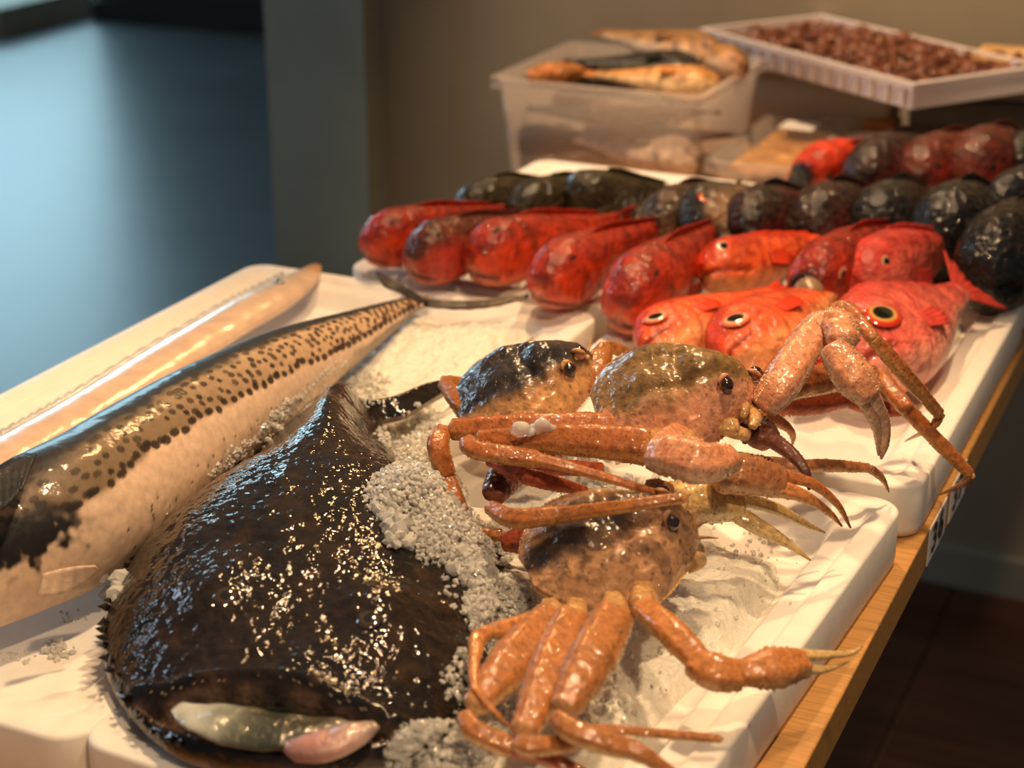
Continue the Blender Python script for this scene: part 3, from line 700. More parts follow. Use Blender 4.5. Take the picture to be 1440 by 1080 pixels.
# dark rows
fish('olive_fish', 'small olive fish at the far left of the dark row', None, P(646, 300, Z), P(790, 260, Z), 0, FACE, 'olive', 'dark', seed=21, scale=1.12, eye=(.1, .08, .02), eyecol='dull')
fish('olive_fish', 'olive fish second from left in the dark row', None, P(718, 302, Z), P(880, 262, Z), 0, FACE, 'olive', 'dark', seed=22, scale=1.12, eye=(.1, .08, .02), eyecol='dull')
fish('olive_fish', 'largest olive fish with peaked forehead, third from left in the dark row', None, P(797, 291, Z+.004), P(960, 268, Z), 0, [(0, .08, .09, .07), (.04, .17, .15, .11), (.12, .19, .17, .14), (.3, .18, .17, .14), (.55, .12, .13, .09), (.8, .06, .07, .04), (1, .03, .03, .015)], 'olive', 'dark', seed=23, scale=1.30, eye=(.1, .1, .02), eyecol='dull')
fish('brown_fish', 'smooth brown fish leaning on the gaping fish in the dark row', None, P(916, 326, Z), P(1030, 268, Z+.006), 0, FACE, 'brown', 'dark', seed=24, scale=1.28, eye=(.1, .08, .022), eyecol='dull')
fish('gaping_fish', 'black and cream fish with gaping mouth in the dark row', None, P(984, 336, Z), P(1085, 270, Z+.002), -52, FACE, 'gape', 'dark', seed=25, scale=1.50, eye=(.12, .09, .03), eyecol='gold', gape=.06, mouth=.12)
fish('tan_fish', 'tan fish with white belly lying behind the gaping fish', None, P(1018, 282, Z), P(1150, 270, Z), 80, FACE, 'tan', 'dark', seed=26, scale=.78, eye=(.1, .06, .022), eyecol='dull')
fish('maroon_fish', 'dark maroon fish with red cheek, right of the gaping fish', None, P(1034, 340, Z), P(1142, 280, Z), 0, FACE, 'maroon', 'dark', seed=27, scale=1.42, eye=(.1, .08, .022), eyecol='dull')
fish('maroon_fish', 'dark brown maroon fish just left of the black fish', None, P(1126, 340, Z), P(1236, 276, Z), 0, FACE, 'maroon', 'dark', seed=28, scale=1.38, eye=(.1, .08, .022), eyecol='dull')
fish('black_fish', 'black fish with bluish sheen, leftmost of the black fish', None, P(1216, 340, Z), P(1316, 276, Z), 0, FACE, 'black', 'dark', seed=29, scale=1.45, eye=(.1, .08, .022), eyecol='dull')
fish('black_fish', 'black fish in the middle of the black fish', None, P(1308, 352, Z), P(1414, 282, Z), 0, FACE, 'black', 'dark', seed=30, scale=1.50, eye=(.1, .08, .022), eyecol='dull')
fish('black_fish', 'lowest black fish beside the right tray rim', None, P(1374, 394, Z), P(1510, 288, Z), 0, FACE, 'black', 'dark', seed=31, scale=1.05, eye=(.1, .08, .022), eyecol='dull')
fish('blue_black_fish', 'blue-black fish at the right picture edge above the black fish', None, P(1396, 298, Z+.016), P(1530, 248, Z+.01), 0, FACE, 'blue', 'dark', seed=32, scale=1.0, eye=(.1, .08, .022), eyecol='dull')
fish('back_red_fish', 'orange red fish with open mouth at the left of the back row', None, P(1124, 250, Z), P(1260, 214, Z), 30, FACE, 'orange', 'red', seed=33, scale=1.32, eye=(.12, .07, .03), eyecol='dull', gape=.05)
fish('back_red_fish', 'dark red brown fish second in the back row', None, P(1202, 262, Z), P(1340, 208, Z), 0, FACE, 'maroon', 'red', seed=34, scale=1.24, eye=(.1, .08, .022), eyecol='dull')
fish('back_red_fish', 'dark red fish third in the back row', None, P(1274, 262, Z), P(1410, 208, Z), 0, FACE, 'redbrown', 'red', seed=35, scale=1.24, eye=(.1, .08, .022), eyecol='dull')
fish('back_red_fish', 'red brown fish fourth in the back row, beside the far right black fish', None, P(1346, 262, Z), P(1460, 208, Z), 5, FACE, 'redbrown', 'red', seed=36, scale=1.49, eye=(.1, .08, .022), eyecol='dull')
fish('back_black_fish', 'black fish at the far right end of the back row', None, P(1412, 244, Z+.006), P(1530, 208, Z), 0, FACE, 'black', 'dark', seed=37, scale=1.26, eye=(.1, .08, .022), eyecol='dull')


# ------------------------------------------------------------------ crabs
LEGPAL = {'orange': ((166, 94, 42), (208, 154, 92), (108, 56, 30)), 'pink': ((204, 138, 98), (226, 186, 152), (150, 82, 58)), 'gold': ((156, 92, 36), (206, 150, 84), (96, 56, 26)),
          'red': ((152, 68, 36), (196, 110, 80), (90, 36, 26)), 'bright': ((176, 112, 60), (214, 170, 116), (122, 66, 36)), 'cream': ((206, 172, 112), (228, 204, 156), (160, 120, 70)),
          'coxa': ((186, 140, 84), (206, 166, 112), (140, 96, 54)), 'brown': ((150, 94, 54), (206, 158, 112), (84, 52, 32)), 'dark': ((92, 46, 34), (140, 80, 58), (50, 28, 24)), 'tan': ((192, 122, 64), (222, 168, 112), (130, 70, 36))}
def seg(parent, name, pts, w, pal='orange', flat=.72, spines=1., n=46, m=20, tip=False, e0=.10, e1=.10, bead=0, seed=[0]):
    seed[0] += 1
    path = catmull([P(*p) for p in pts], n); t = np.linspace(0, 1, n)
    d = np.array([depth(p) for p in path]); rad = catmull([(x, 0, 0) for x in w], n)[:, 0]/2*d/F_PX if len(w) == len(pts) else np.interp(t, np.linspace(0, 1, len(w)), w)/2*d/F_PX
    rad = np.maximum(rad, .0004)
    cap = lambda s: np.sqrt(np.clip(1-(1-np.minimum(s, 1))**2, 0.0, 1))
    ln = np.linalg.norm(np.diff(path, axis=0), axis=1).sum()
    l0 = max(rad[0]*.42/ln, .02); l1 = max(rad[-1]*.42/ln, .02)
    prof = np.maximum(cap(t/l0), .35)*(1 if tip else np.maximum(cap((1-t)/l1), .35))
    vd = nrm(path.mean(0)-CAM); fd = nrm(-vd+np.array([0, 0, .5]))
    G, a, T, U, S = tube_grid(path, rad*prof, m, flat, fd, sq=.82)
    G = G+(rad[:, None]*(.09*fbm(G, 190, 2, seed[0])+.05*np.cos(6*a)[None]+.03*np.cos(2*(a-.6))[None]))[..., None]*(S[:, None]*np.cos(a)[None, :, None]+U[:, None]*np.sin(a)[None, :, None])
    c1, c2, c3 = [lin(*c) for c in LEGPAL[pal]]
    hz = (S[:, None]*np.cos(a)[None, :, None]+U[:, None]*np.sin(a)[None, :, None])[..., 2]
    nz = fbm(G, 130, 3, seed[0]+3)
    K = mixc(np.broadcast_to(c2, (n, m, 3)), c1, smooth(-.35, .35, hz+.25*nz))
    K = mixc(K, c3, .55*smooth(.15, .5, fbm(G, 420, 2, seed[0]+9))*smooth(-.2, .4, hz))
    K = mixc(K, c2, .7*np.maximum(smooth(.06, 0, t), smooth(.95, 1, t)*(0 if tip else 1))[:, None]*np.ones((1, m)))
    if tip: K = mixc(K, c3, .6*smooth(.75, 1, t)[:, None]*np.ones((1, m)))
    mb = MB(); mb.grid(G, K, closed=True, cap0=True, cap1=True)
    if spines:
        pos, nor, ss = [], [], []
        for ang in (.25, .9, math.pi-.9, math.pi-.25, -.2, math.pi+.2):
            k = int(ln/.0042*spines)
            for s in rng.uniform(.05, .93, k):
                i = int(s*(n-1)); dr = S[i]*math.cos(ang+rng.normal(0, .08))+U[i]*math.sin(ang)*flat
                pos.append(path[i]+dr*rad[i]*prof[i]*1.0); nor.append(dr+T[i]*.3); ss.append(rng.uniform(.0005, .0010)*min(1.6, .5+rad[i]/.012))
        cones(mb, pos, nor, np.array(ss), c3*.5+c2*.5, 1.2)
    if bead:
        pos, nor = [], []
        for ang in (0., .12, math.pi, math.pi-.12, 1.0, math.pi-1.0):
            for s in np.arange(.06, .95, .0026/ln):
                i = int(s*(n-1)); dr = S[i]*math.cos(ang)+U[i]*math.sin(ang)*flat; k_ = abs(math.cos(ang))**.82
                pos.append(path[i]+dr*rad[i]*prof[i]*1.02); nor.append(dr+T[i]*.25)
        cones(mb, pos, nor, rng.uniform(.0007, .0012, len(pos)), c2*1.05, 1.0)
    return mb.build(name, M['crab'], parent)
def leg(rt, segs, pal='orange', name='leg', **kw):
    par = None
    for i, s in enumerate(segs):
        nm, pts, w = s[:3]; o = dict(kw); o.update(s[3] if len(s) > 3 else {}); pl = o.pop('pal', pal)
        ob = seg(rt if par is None else par, name if i == 0 else nm, pts, w, pl, **o)
        if par is None: par = ob
    return par
def carapace(rt, rear, front, roll, L, W, H, D, top, side, margin, under, seed=0, mix=(.35, .75), eyes=None):
    A, B = P(*rear), P(*front); f = nrm(B-A); c0 = (A+B)/2
    n = nrm(np.array([0, 0, 1.])-f*f[2]); l = np.cross(n, f)
    if l @ (CAM-c0) < 0: l = -l
    r = math.radians(roll); n2 = math.cos(r)*n+math.sin(r)*l; l2 = math.cos(r)*l-math.sin(r)*n
    ns, nq = 110, 100
    s = (.5-.5*np.cos(np.linspace(0.02, np.pi-.02, ns)))
    ws = np.interp(s, [0, .03, .08, .16, .3, .42, .55, .7, .82, .9, .95, 1], [.22, .38, .55, .75, .95, 1, .95, .79, .60, .48, .40, .26])*W/2
    ws = np.convolve(np.pad(ws, 3, 'edge'), np.ones(7)/7, 'valid')
    hs = np.interp(s, [0, .05, .15, .3, .45, .6, .8, .93, 1], [.04, .16, .40, .72, .93, 1.04, .98, .74, .42])*H
    a = np.linspace(0, np.pi, nq); q = -np.cos(a)
    SS = s[:, None]*np.ones((1, nq)); Q = np.ones((ns, 1))*q[None]
    z = hs[:, None]*(1-np.minimum(1, abs(Q)/.97)**2.1)**.92+.0022*smooth(.99, .90, abs(Q))
    lob = .10*np.exp(-((abs(Q)-.48)/.2)**2-((SS-.36)/.17)**2)+.12*np.exp(-(Q/.25)**2-((SS-.68)/.13)**2)+.08*np.exp(-(Q/.2)**2-((SS-.28)/.12)**2)-.10*np.exp(-((abs(Q)-.28)/.07)**2-((SS-.5)/.2)**2)-.07*np.exp(-((SS-.5-.1*abs(Q))/.04)**2)*(abs(Q) < .7)
    z = z+1.25*lob*H*(1-abs(Q)**6)
    x = (SS-.5)*L; y = Q*ws[:, None]
    nz = fbm(np.stack([x, y, z], -1), 55, 4, seed); nz2 = fbm(np.stack([x, y, z], -1), 190, 3, seed+4)
    z = z+.0020*nz*(1-abs(Q)**8)+.0009*nz2*(1-abs(Q)**10)
    Gt = c0+x[..., None]*f+y[..., None]*l2+z[..., None]*n2
    ct, cs, cm, cu = [lin(*c) for c in (top, side, margin, under)]
    tt = np.where(Q > 0, Q, -.35*Q)+.22*nz+.9*np.maximum(0, SS-.80)
    K = mixc(mixc(np.broadcast_to(ct, (ns, nq, 3)), cs, smooth(mix[0], mix[1], tt)), cm, smooth(.93, .985, abs(Q)+.02*nz))
    K = mixc(K, ct*.45, .6*smooth(.1, .5, nz2)*smooth(.85, .4, abs(Q)))
    mb = MB(); mb.grid(Gt, K, flip=False)
    cb = BVHTree.FromPolygons([tuple(v_) for v_ in mb.V[0]], [tuple(int(i) for i in r_) for r_ in mb.F[0]])
    # rolled side wall and underside
    a2 = np.linspace(0, 1, 22)[1:-1]; qq = 1-2*a2
    wl = .88
    zu = -D*(1-abs(2*a2-1)**5)**.5
    u0 = np.array([[c0+(s[i]-.5)*L*(.94)*f+qv*wl*ws[i]*l2+zz*np.interp(s[i], [0, .1, .85, 1], [.12, .7, 1, .5])*n2 for qv, zz in zip(qq, zu)] for i in range(ns)])
    Gu = np.concatenate([Gt[:, -1:], u0, Gt[:, :1]], 1)
    Ku = mixc(np.broadcast_to(cu, Gu.shape), cu*.5, smooth(0, .5, fbm(Gu, 80, 3, seed+7)))
    mb.grid(Gu, Ku)
    for e in (0, -1):
        ringp = np.vstack([Gt[e], u0[e]]); cc = ringp.mean(0); V = np.vstack([ringp, cc]); k = len(ringp)
        mb.add(V, [[[i, (i+1) % k, k] for i in range(k)]], cs if e == -1 else cm)
    # beads along the margin, warts on top
    pos, nor = [], []
    for sg in (0, -1):
        for i in range(4, ns-3, 2): pos.append(Gt[i, sg]); nor.append((l2 if sg else -l2)+.2*n2)
    cones(mb, pos, nor, rng.uniform(.0006, .0010, len(pos)), cm, .9)
    ii = rng.integers(8, ns-8, 150); jj = rng.integers(8, nq-8, 150)
    cones(mb, Gt[ii, jj]-n2*.0004, np.broadcast_to(n2, (150, 3))+rng.normal(0, .15, (150, 3)), rng.uniform(.0007, .0014, 150), ct*.6+cs*.4, .8)
    mb.build('carapace', M['carapace'], rt)
    # frontal horns, eyes, mouthparts
    fr = lambda x_, y_, z_: c0+x_*f+y_*l2+z_*n2
    hm = []
    for sg in (1, -1):
        h = MB(); cones(h, [fr(L*.49, sg*W*.045, H*.30)], [f+.35*n2+.1*sg*l2], .0042, cs, 2.2); h.build('horn', M['carapace'], rt)
        ec = fr(L*.425, sg*W*.235, H*.40)
        if eyes and eyes[0 if sg > 0 else 1]:
            px_, py_, pz_ = eyes[0 if sg > 0 else 1]; h_ = cb.ray_cast(Vector(CAM), Vector(ray(px_, py_)).normalized())[0]
            ec = P(px_, py_, pz_) if h_ is None else np.array(h_)-nrm(ray(px_, py_))*.0015
        e = MB(); g_, *_2 = tube_grid(catmull([ec-f*.006-sg*l2*.002-n2*.003, ec], 6), np.linspace(.0030, .0036, 6), 12); e.grid(g_, cs, closed=True, cap0=True, cap1=True); st = e.build('eye_stalk', M['crab'], rt)
        e = MB(); ph = np.linspace(0, np.pi, 14); th = np.linspace(0, 2*np.pi, 20, endpoint=False); dr = nrm(f*.6+sg*l2*.75+n2*.4)
        ax = nrm(np.cross(dr, n2)); ay = np.cross(dr, ax); R_ = .0056
        g_ = ec+R_*(np.cos(ph)[:, None, None]*dr+np.sin(ph)[:, None, None]*(np.cos(th)[None, :, None]*ax+np.sin(th)[None, :, None]*ay))
        kk = np.where((ph < 1.55)[:, None, None], lin(40, 22, 16), lin(176, 120, 84))*np.ones((1, 20, 1)); e.grid(g_, kk, closed=True, flip=True); e.build('eye', M['eye'], rt)
        th2 = np.linspace(.3, 5.6, 22); rp = ec-dr*.0012+.0066*(np.cos(th2)[:, None]*ax+np.sin(th2)[:, None]*ay)
        o = MB(); g_, *_2 = tube_grid(rp, .0015+.0005*np.sin(th2*3), 10, fdir=dr); o.grid(g_, cs, closed=True, cap0=True, cap1=True); o.build('orbit', M['carapace'], rt)
        q_ = MB()
        for (ya, xa, za, r_) in ((.05, .47, -.35, .0045), (.13, .455, -.25, .005), (.20, .43, -.2, .005)):
            g_, *_2 = tube_grid(catmull([fr(L*xa, sg*W*ya, H*.12), fr(L*(xa+.035), sg*W*ya, H*za*.5), fr(L*(xa+.01), sg*W*ya*.8, H*za-D*.5)], 14), r_*np.sin(np.linspace(.5, 2.7, 14)), 10)
            part = MB(); part.grid(g_, mixc(np.broadcast_to(cu, g_.shape), cu*.35, smooth(0, .5, fbm(g_, 220, 2, 3))), closed=True, cap0=True, cap1=True); part.build('mouthpart', M['crab'], rt)
        an = MB(); g_, *_2 = tube_grid(catmull([fr(L*.47, sg*W*.1, H*.2), fr(L*.53, sg*W*.13, H*.25), fr(L*.57, sg*W*.19, H*.4)], 12), np.linspace(.0016, .0004, 12), 8); an.grid(g_, cs, closed=True, cap0=True, cap1=True); an.build('antenna', M['crab'], rt)
    return fr
def coxa(rt, a, b, w): return seg(rt, 'coxa', [a, ((a[0]+b[0])/2, (a[1]+b[1])/2+2, (a[2]+b[2])/2), b], (w*.7, w, w*.95), 'coxa', spines=0)
Tp = dict(tip=True)
# the dark crab behind
c1 = empty('snow_crab', P(735, 560, .82)); tag(c1, 'dark-backed orange snow crab at the back left of the crab pile', 'crab')
carapace(c1, (652, 580, .846), (826, 520, .868), 14, .112, .108, .030, .020, (48, 40, 36), (204, 150, 98), (190, 136, 90), (206, 170, 122), 1, (.30, .75), [(800, 520, .885), (815, 497, .885)])
leg(c1, [('merus', [(668, 592, .842), (646, 566, .85), (624, 537, .852)], (30, 28, 20)), ('carpus', [(620, 535, .852), (640, 538, .848), (667, 543, .842)], (14, 19, 14)), ('propodus', [(664, 543, .842), (690, 547, .838), (720, 553, .833)], (13, 12, 9))], 'gold')
leg(c1, [('merus', [(828, 556, .858), (838, 520, .872), (852, 486, .88)], (26, 36, 24)), ('carpus', [(850, 483, .88), (870, 492, .874), (893, 503, .866)], (12, 18, 16)), ('propodus', [(890, 501, .867), (915, 508, .858), (950, 516, .85)], (15, 13, 10))], 'gold')
leg(c1, [('merus', [(840, 545, .85), (855, 525, .856), (862, 513, .858)], (24, 24, 18)), ('carpus', [(860, 513, .858), (876, 519, .854), (894, 534, .848)], (16, 19, 16))], 'brown')
leg(c1, [('merus', [(740, 532, .858), (756, 512, .866), (768, 504, .868)], (16, 18, 14)), ('carpus', [(768, 503, .868), (776, 510, .864), (786, 524, .855)], (11, 13, 10))], 'brown')
leg(c1, [('merus', [(780, 632, .845), (725, 655, .853), (692, 700, .850)], (44, 56, 34)), ('carpus', [(688, 712, .862), (722, 729, .866), (788, 724, .870)], (22, 29, 26), dict(pal='gold')), ('propodus', [(782, 725, .870), (870, 713, .884), (966, 699, .890)], (25, 20, 16), dict(pal='gold'))], 'dark')
leg(c1, [('merus', [(800, 730, .845), (750, 755, .838), (705, 762, .832)], (40, 44, 26)), ('carpus', [(708, 752, .833), (668, 752, .834), (627, 747, .834)], (18, 22, 16), dict(pal='gold'))], 'red')
leg(c1, [('merus', [(850, 660, .85), (760, 655, .86), (700, 648, .868)], (20, 26, 20)), ('carpus', [(688, 645, .869), (710, 655, .869), (738, 668, .868)], (20, 27, 26)), ('propodus', [(733, 667, .868), (780, 680, .862), (826, 691, .85)], (26, 23, 14))], 'red')
ch = leg(c1, [('merus', [(960, 600, .855), (1010, 596, .862), (1050, 592, .866)], (30, 36, 34)), ('claw_palm', [(1040, 592, .866), (1062, 604, .868), (1082, 622, .868)], (36, 50, 38)), ('movable_finger', [(1076, 612, .870), (1112, 638, .868), (1133, 664, .86), (1138, 689, .848)], (26, 20, 13, 4), Tp)], 'dark', 'cheliped')
leg(c1, [('merus', [(1010, 640, .84), (1070, 652, .842), (1130, 655, .842)], (20, 24, 18)), ('propodus', [(1122, 655, .843), (1170, 655, .836), (1224, 658, .828)], (18, 19, 14)), ('dactyl', [(1222, 658, .828), (1240, 672, .82), (1250, 692, .805)], (13, 10, 2), Tp)], 'brown')
# the front crab
c3 = empty('snow_crab', P(850, 820, .805)); tag(c3, 'front pinkish brown snow crab with legs toward the tray corner', 'crab')
carapace(c3, (745, 805, .836), (966, 748, .846), 18, .114, .116, .030, .020, (46, 33, 25), (178, 134, 96), (206, 158, 104), (206, 166, 112), 5, (-.02, .46), [(944, 735, .862), None])
for a, b_, w_ in (((772, 846, .832), (782, 872, .834), 34), ((812, 846, .836), (806, 874, .838), 34), ((862, 838, .838), (868, 866, .842), 38), ((905, 824, .838), (905, 852, .842), 38)): coxa(c3, a, b_, w_)
leg(c3, [('merus', [(790, 858, .828), (738, 880, .834), (690, 888, .838)], (30, 34, 24)), ('carpus', [(692, 886, .838), (672, 899, .838), (668, 926, .838)], (20, 24, 18)), ('propodus', [(667, 923, .838), (666, 946, .838), (667, 969, .838)], (17, 15, 11)), ('dactyl', [(666, 966, .839), (690, 995, .834), (722, 1027, .822)], (10, 8, 2), Tp)], 'tan')
leg(c3, [('merus', [(778, 862, .833), (728, 925, .834), (664, 996, .830)], (48, 68, 36)), ('carpus', [(652, 1003, .833), (668, 1028, .831), (724, 1054, .823)], (24, 31, 32)), ('propodus', [(718, 1050, .824), (768, 1064, .82), (825, 1090, .814)], (28, 23, 16), dict(pal='red'))], 'bright')
leg(c3, [('merus', [(806, 864, .838), (772, 948, .839), (736, 1032, .833)], (52, 62, 40)), ('carpus', [(726, 1040, .833), (748, 1050, .833), (812, 1043, .829)], (22, 30, 26)), ('propodus', [(800, 1034, .828), (836, 1025, .826), (930, 1032, .82), (1017, 1039, .814)], (14, 14, 14, 12))], 'bright')
leg(c3, [('merus', [(866, 860, .846), (832, 928, .847), (792, 1000, .840)], (56, 68, 42)), ('carpus', [(778, 1006, .844), (812, 1030, .842), (884, 1054, .834)], (24, 35, 34)), ('propodus', [(876, 1049, .836), (912, 1066, .832), (955, 1096, .82)], (32, 24, 16))], 'bright')
leg(c3, [('merus', [(900, 848, .843), (945, 890, .842), (986, 932, .834)], (34, 42, 38)), ('carpus', [(970, 928, .838), (1005, 945, .836), (1046, 950, .832)], (38, 54, 44)), ('claw_palm', [(1036, 948, .834), (1085, 940, .834), (1134, 930, .830)], (34, 60, 42)), ('movable_finger', [(1126, 922, .835), (1165, 921, .831), (1196, 918, .828), (1214, 908, .828)], (20, 13, 8, 2), dict(tip=True, pal='cream', spines=0)), ('fixed_finger', [(1126, 940, .830), (1160, 941, .825), (1194, 930, .822)], (18, 11, 2), dict(tip=True, pal='cream', spines=.3))], 'tan', 'cheliped')
leg(c3, [('merus', [(950, 728, .84), (930, 705, .85), (922, 694, .858)], (30, 34, 30)), ('carpus', [(905, 688, .862), (925, 692, .862), (945, 696, .858)], (30, 38, 34), dict(pal='brown')), ('claw_palm', [(935, 706, .852), (990, 706, .850), (1048, 710, .846)], (58, 62, 42)), ('movable_finger', [(1038, 700, .85), (1090, 715, .84), (1130, 735, .828), (1160, 749, .818)], (20, 18, 11, 3), dict(tip=True, spines=.4)), ('fixed_finger', [(1034, 722, .843), (1076, 746, .834), (1110, 766, .824), (1140, 788, .814)], (26, 22, 12, 3), dict(tip=True, spines=.8))], 'cream', 'cheliped')
# the crab on top
c2 = empty('snow_crab', P(950, 590, .845)); tag(c2, 'topmost snow crab with olive back and raised claw, reaching over the tray rim', 'crab')
carapace(c2, (838, 574, .884), (1050, 552, .890), 24, .113, .112, .034, .020, (128, 98, 56), (208, 146, 112), (214, 148, 116), (206, 170, 128), 9, (.25, .66), [(1021, 541, .905), (1062, 526, .905)])
for pts_, w_ in (([(1006, 594, .876), (1030, 606, .876), (1056, 612, .874)], (14, 22, 14)), ([(1050, 566, .886), (1062, 586, .884), (1058, 602, .88)], (12, 18, 12)), ([(1040, 556, .892), (1048, 572, .89), (1044, 588, .884)], (10, 14, 9))): seg(c2, 'mouthpart', pts_, w_, 'coxa', spines=0)
for a, b_, w_ in (((890, 606, .876), (890, 626, .882), 32), ((930, 606, .878), (912, 632, .886), 34), ((965, 604, .878), (965, 625, .882), 30), ((1000, 596, .880), (1040, 600, .880), 26)): coxa(c2, a, b_, w_)
leg(c2, [('merus', [(905, 604, .874), (765, 602, .879), (630, 604, .876)], (46, 44, 30)), ('carpus', [(624, 602, .875), (616, 628, .872), (629, 672, .852)], (24, 30, 27)), ('propodus', [(627, 668, .853), (640, 702, .842), (657, 740, .829)], (24, 25, 18))], 'orange')
leg(c2, [('merus', [(918, 628, .892), (795, 618, .892), (668, 618, .887)], (56, 44, 26)), ('carpus', [(656, 618, .889), (672, 633, .889), (760, 646, .884)], (22, 28, 26)), ('propodus', [(752, 644, .886), (840, 668, .877), (923, 693, .867)], (20, 14, 11))], 'orange')
leg(c2, [('merus', [(960, 605, .88), (935, 622, .886), (922, 634, .892)], (34, 38, 36)), ('carpus', [(914, 640, .898), (942, 640, .903), (990, 650, .902), (1033, 642, .896)], (40, 60, 62, 40), dict(spines=2, bead=1)), ('claw_palm', [(1000, 668, .872), (1050, 668, .870), (1108, 680, .862)], (50, 60, 42), dict(pal='brown', spines=1.5)), ('fixed_finger', [(1095, 686, .862), (1130, 698, .856), (1164, 719, .841), (1184, 740, .827)], (28, 19, 11, 3), dict(tip=True, pal='tan', spines=.8)), ('movable_finger', [(1100, 668, .868), (1144, 681, .862), (1178, 710, .847), (1196, 742, .829)], (20, 15, 10, 3), dict(tip=True, pal='orange', spines=.3))], 'pink', 'cheliped')
leg(c2, [('merus', [(1070, 576, .886), (1098, 540, .902), (1140, 474, .922), (1166, 448, .931)], (38, 52, 46, 40), dict(spines=2, bead=1)), ('carpus', [(1156, 452, .932), (1178, 456, .932), (1188, 484, .926)], (36, 46, 44), dict(spines=2, bead=1)), ('claw_palm', [(1168, 484, .925), (1180, 502, .918), (1204, 534, .906), (1228, 562, .894)], (34, 48, 56, 36), dict(spines=2, bead=1)), ('movable_finger', [(1222, 552, .897), (1241, 590, .873), (1244, 622, .852), (1239, 645, .836)], (28, 20, 13, 4), Tp), ('fixed_finger', [(1212, 560, .894), (1232, 598, .870), (1236, 640, .838)], (22, 15, 4), Tp)], 'pink', 'cheliped')
leg(c2, [('merus', [(1095, 548, .884), (1140, 480, .908), (1178, 440, .928)], (26, 30, 22)), ('carpus', [(1168, 437, .930), (1192, 436, .930), (1230, 478, .918)], (18, 24, 20)), ('propodus', [(1226, 474, .919), (1272, 526, .890), (1323, 584, .846)], (20, 24, 18)), ('dactyl', [(1323, 580, .846), (1311, 600, .836), (1272, 621, .803)], (14, 11, 2), Tp)], 'orange')
leg(c2, [('merus', [(1092, 548, .876), (1160, 533, .870), (1234, 526, .862)], (40, 44, 28)), ('carpus', [(1236, 525, .862), (1250, 545, .858), (1278, 578, .848)], (22, 24, 23)), ('propodus', [(1274, 574, .848), (1322, 624, .824), (1366, 669, .80)], (22, 21, 16)), ('dactyl', [(1367, 666, .80), (1352, 681, .785), (1321, 696, .756)], (14, 10, 2), Tp)], 'orange')
leg(c2, [('merus', [(1088, 568, .852), (1140, 566, .847), (1192, 562, .842)], (34, 38, 24)), ('carpus', [(1190, 562, .842), (1236, 574, .837), (1284, 578, .833)], (22, 24, 14))], 'red')
leg(c2, [('merus', [(1066, 580, .862), (1090, 590, .856), (1109, 602, .848)], (18, 18, 14)), ('dactyl', [(1107, 600, .848), (1115, 612, .84), (1114, 627, .83)], (13, 9, 2), Tp)], 'orange')


# ------------------------------------------------------------------ tubs, bins and crates at the back
def tub(name, label, cat, lo, hi, t, mat, rim=.012, taper=.012, lidmat=None):
    x0, y0, z0 = lo; x1, y1, z1 = hi
    rt = empty(name, ((x0+x1)/2, (y0+y1)/2, z0)); tag(rt, label, cat)
    def ring(ins, z, r=.016): p = rrect(x0+ins, x1-ins, y0+ins, y1-ins, r); return np.column_stack([p, np.full(len(p), z)])
    G = np.array([ring(taper+.01, z0), ring(taper, z0+.003), ring(0, z1), ring(t, z1), ring(taper+t, z0+.004), ring(taper+t+.01, z0+.004)])
    mb = MB(); mb.grid(G, closed=True, cap0=True, cap1=True); mb.build('body', mat, rt)
    G = np.array([ring(-.001, z1-rim), ring(-rim*.7, z1-rim), ring(-rim*.7, z1+.001), ring(t, z1+.001), ring(t, z1-.001), ring(-.001, z1-.001)])
    mb = MB(); mb.grid(G, closed=True); mb.build('rim', mat, rt, False)
    return rt
tub('plastic_tub', 'translucent plastic tub heaped with mixed fish behind the olive fish', 'tub', (-.956, 2.035, TZ), (-.676, 2.30, .884), .003, M['tub'])
k = 0
for (x, y, z, ang, L_, pal, desc) in [(-.88, 2.12, .785, 10, .17, 'black', 'black fish low at the left front inside the plastic tub'), (-.78, 2.09, .79, 170, .19, 'silver', 'silver fish low at the front inside the plastic tub'), (-.78, 2.17, .79, 20, .2, 'maroon', 'maroon fish low at the middle inside the plastic tub'),
        (-.83, 2.10, .83, 195, .17, 'blue', 'blue-black fish pressed against the front of the plastic tub'), (-.77, 2.09, .84, 15, .16, 'brown', 'brown fish lying against the right front of the plastic tub'), (-.86, 2.2, .84, 60, .18, 'maroon', 'maroon fish in the middle layer of the plastic tub'), (-.75, 2.2, .84, 100, .16, 'tan', 'tan fish standing at the right middle of the plastic tub'),
        (-.885, 2.13, .875, 40, .13, 'amber', 'orange fish at the left top of the plastic tub heap'), (-.80, 2.16, .885, 200, .17, 'black', 'black fish across the top middle of the plastic tub heap'), (-.76, 2.11, .880, 190, .16, 'amber', 'orange tan fish lying at the top front of the plastic tub heap'), (-.80, 2.23, .90, 160, .20, 'tan', 'golden fish topmost at the back of the plastic tub heap'), (-.74, 2.22, .893, 150, .17, 'tan', 'golden fish at the top right of the plastic tub heap')]:
    d = np.array([math.cos(math.radians(ang)), math.sin(math.radians(ang)), 0]); c_ = np.array([x, y, z])
    fish('tub_fish', desc, 'fish in the plastic tub', c_-d*L_/2, c_+d*L_/2+[0, 0, .008], 70, FACE, pal, 'dark' if pal not in ('orange',) else 'red', seed=50+k, eye=(.1, .07, .025), eyecol='dull', tailf=True, dors=False, nst=44, nang=28, tail_len=.12, scale=1.05); k += 1
lt = tub('lidded_container', 'shallow clear container of tan fish roe under film, right of the plastic tub', 'container', (-.664, 2.045, TZ), (-.556, 2.325, .803), .0025, M['tub'])
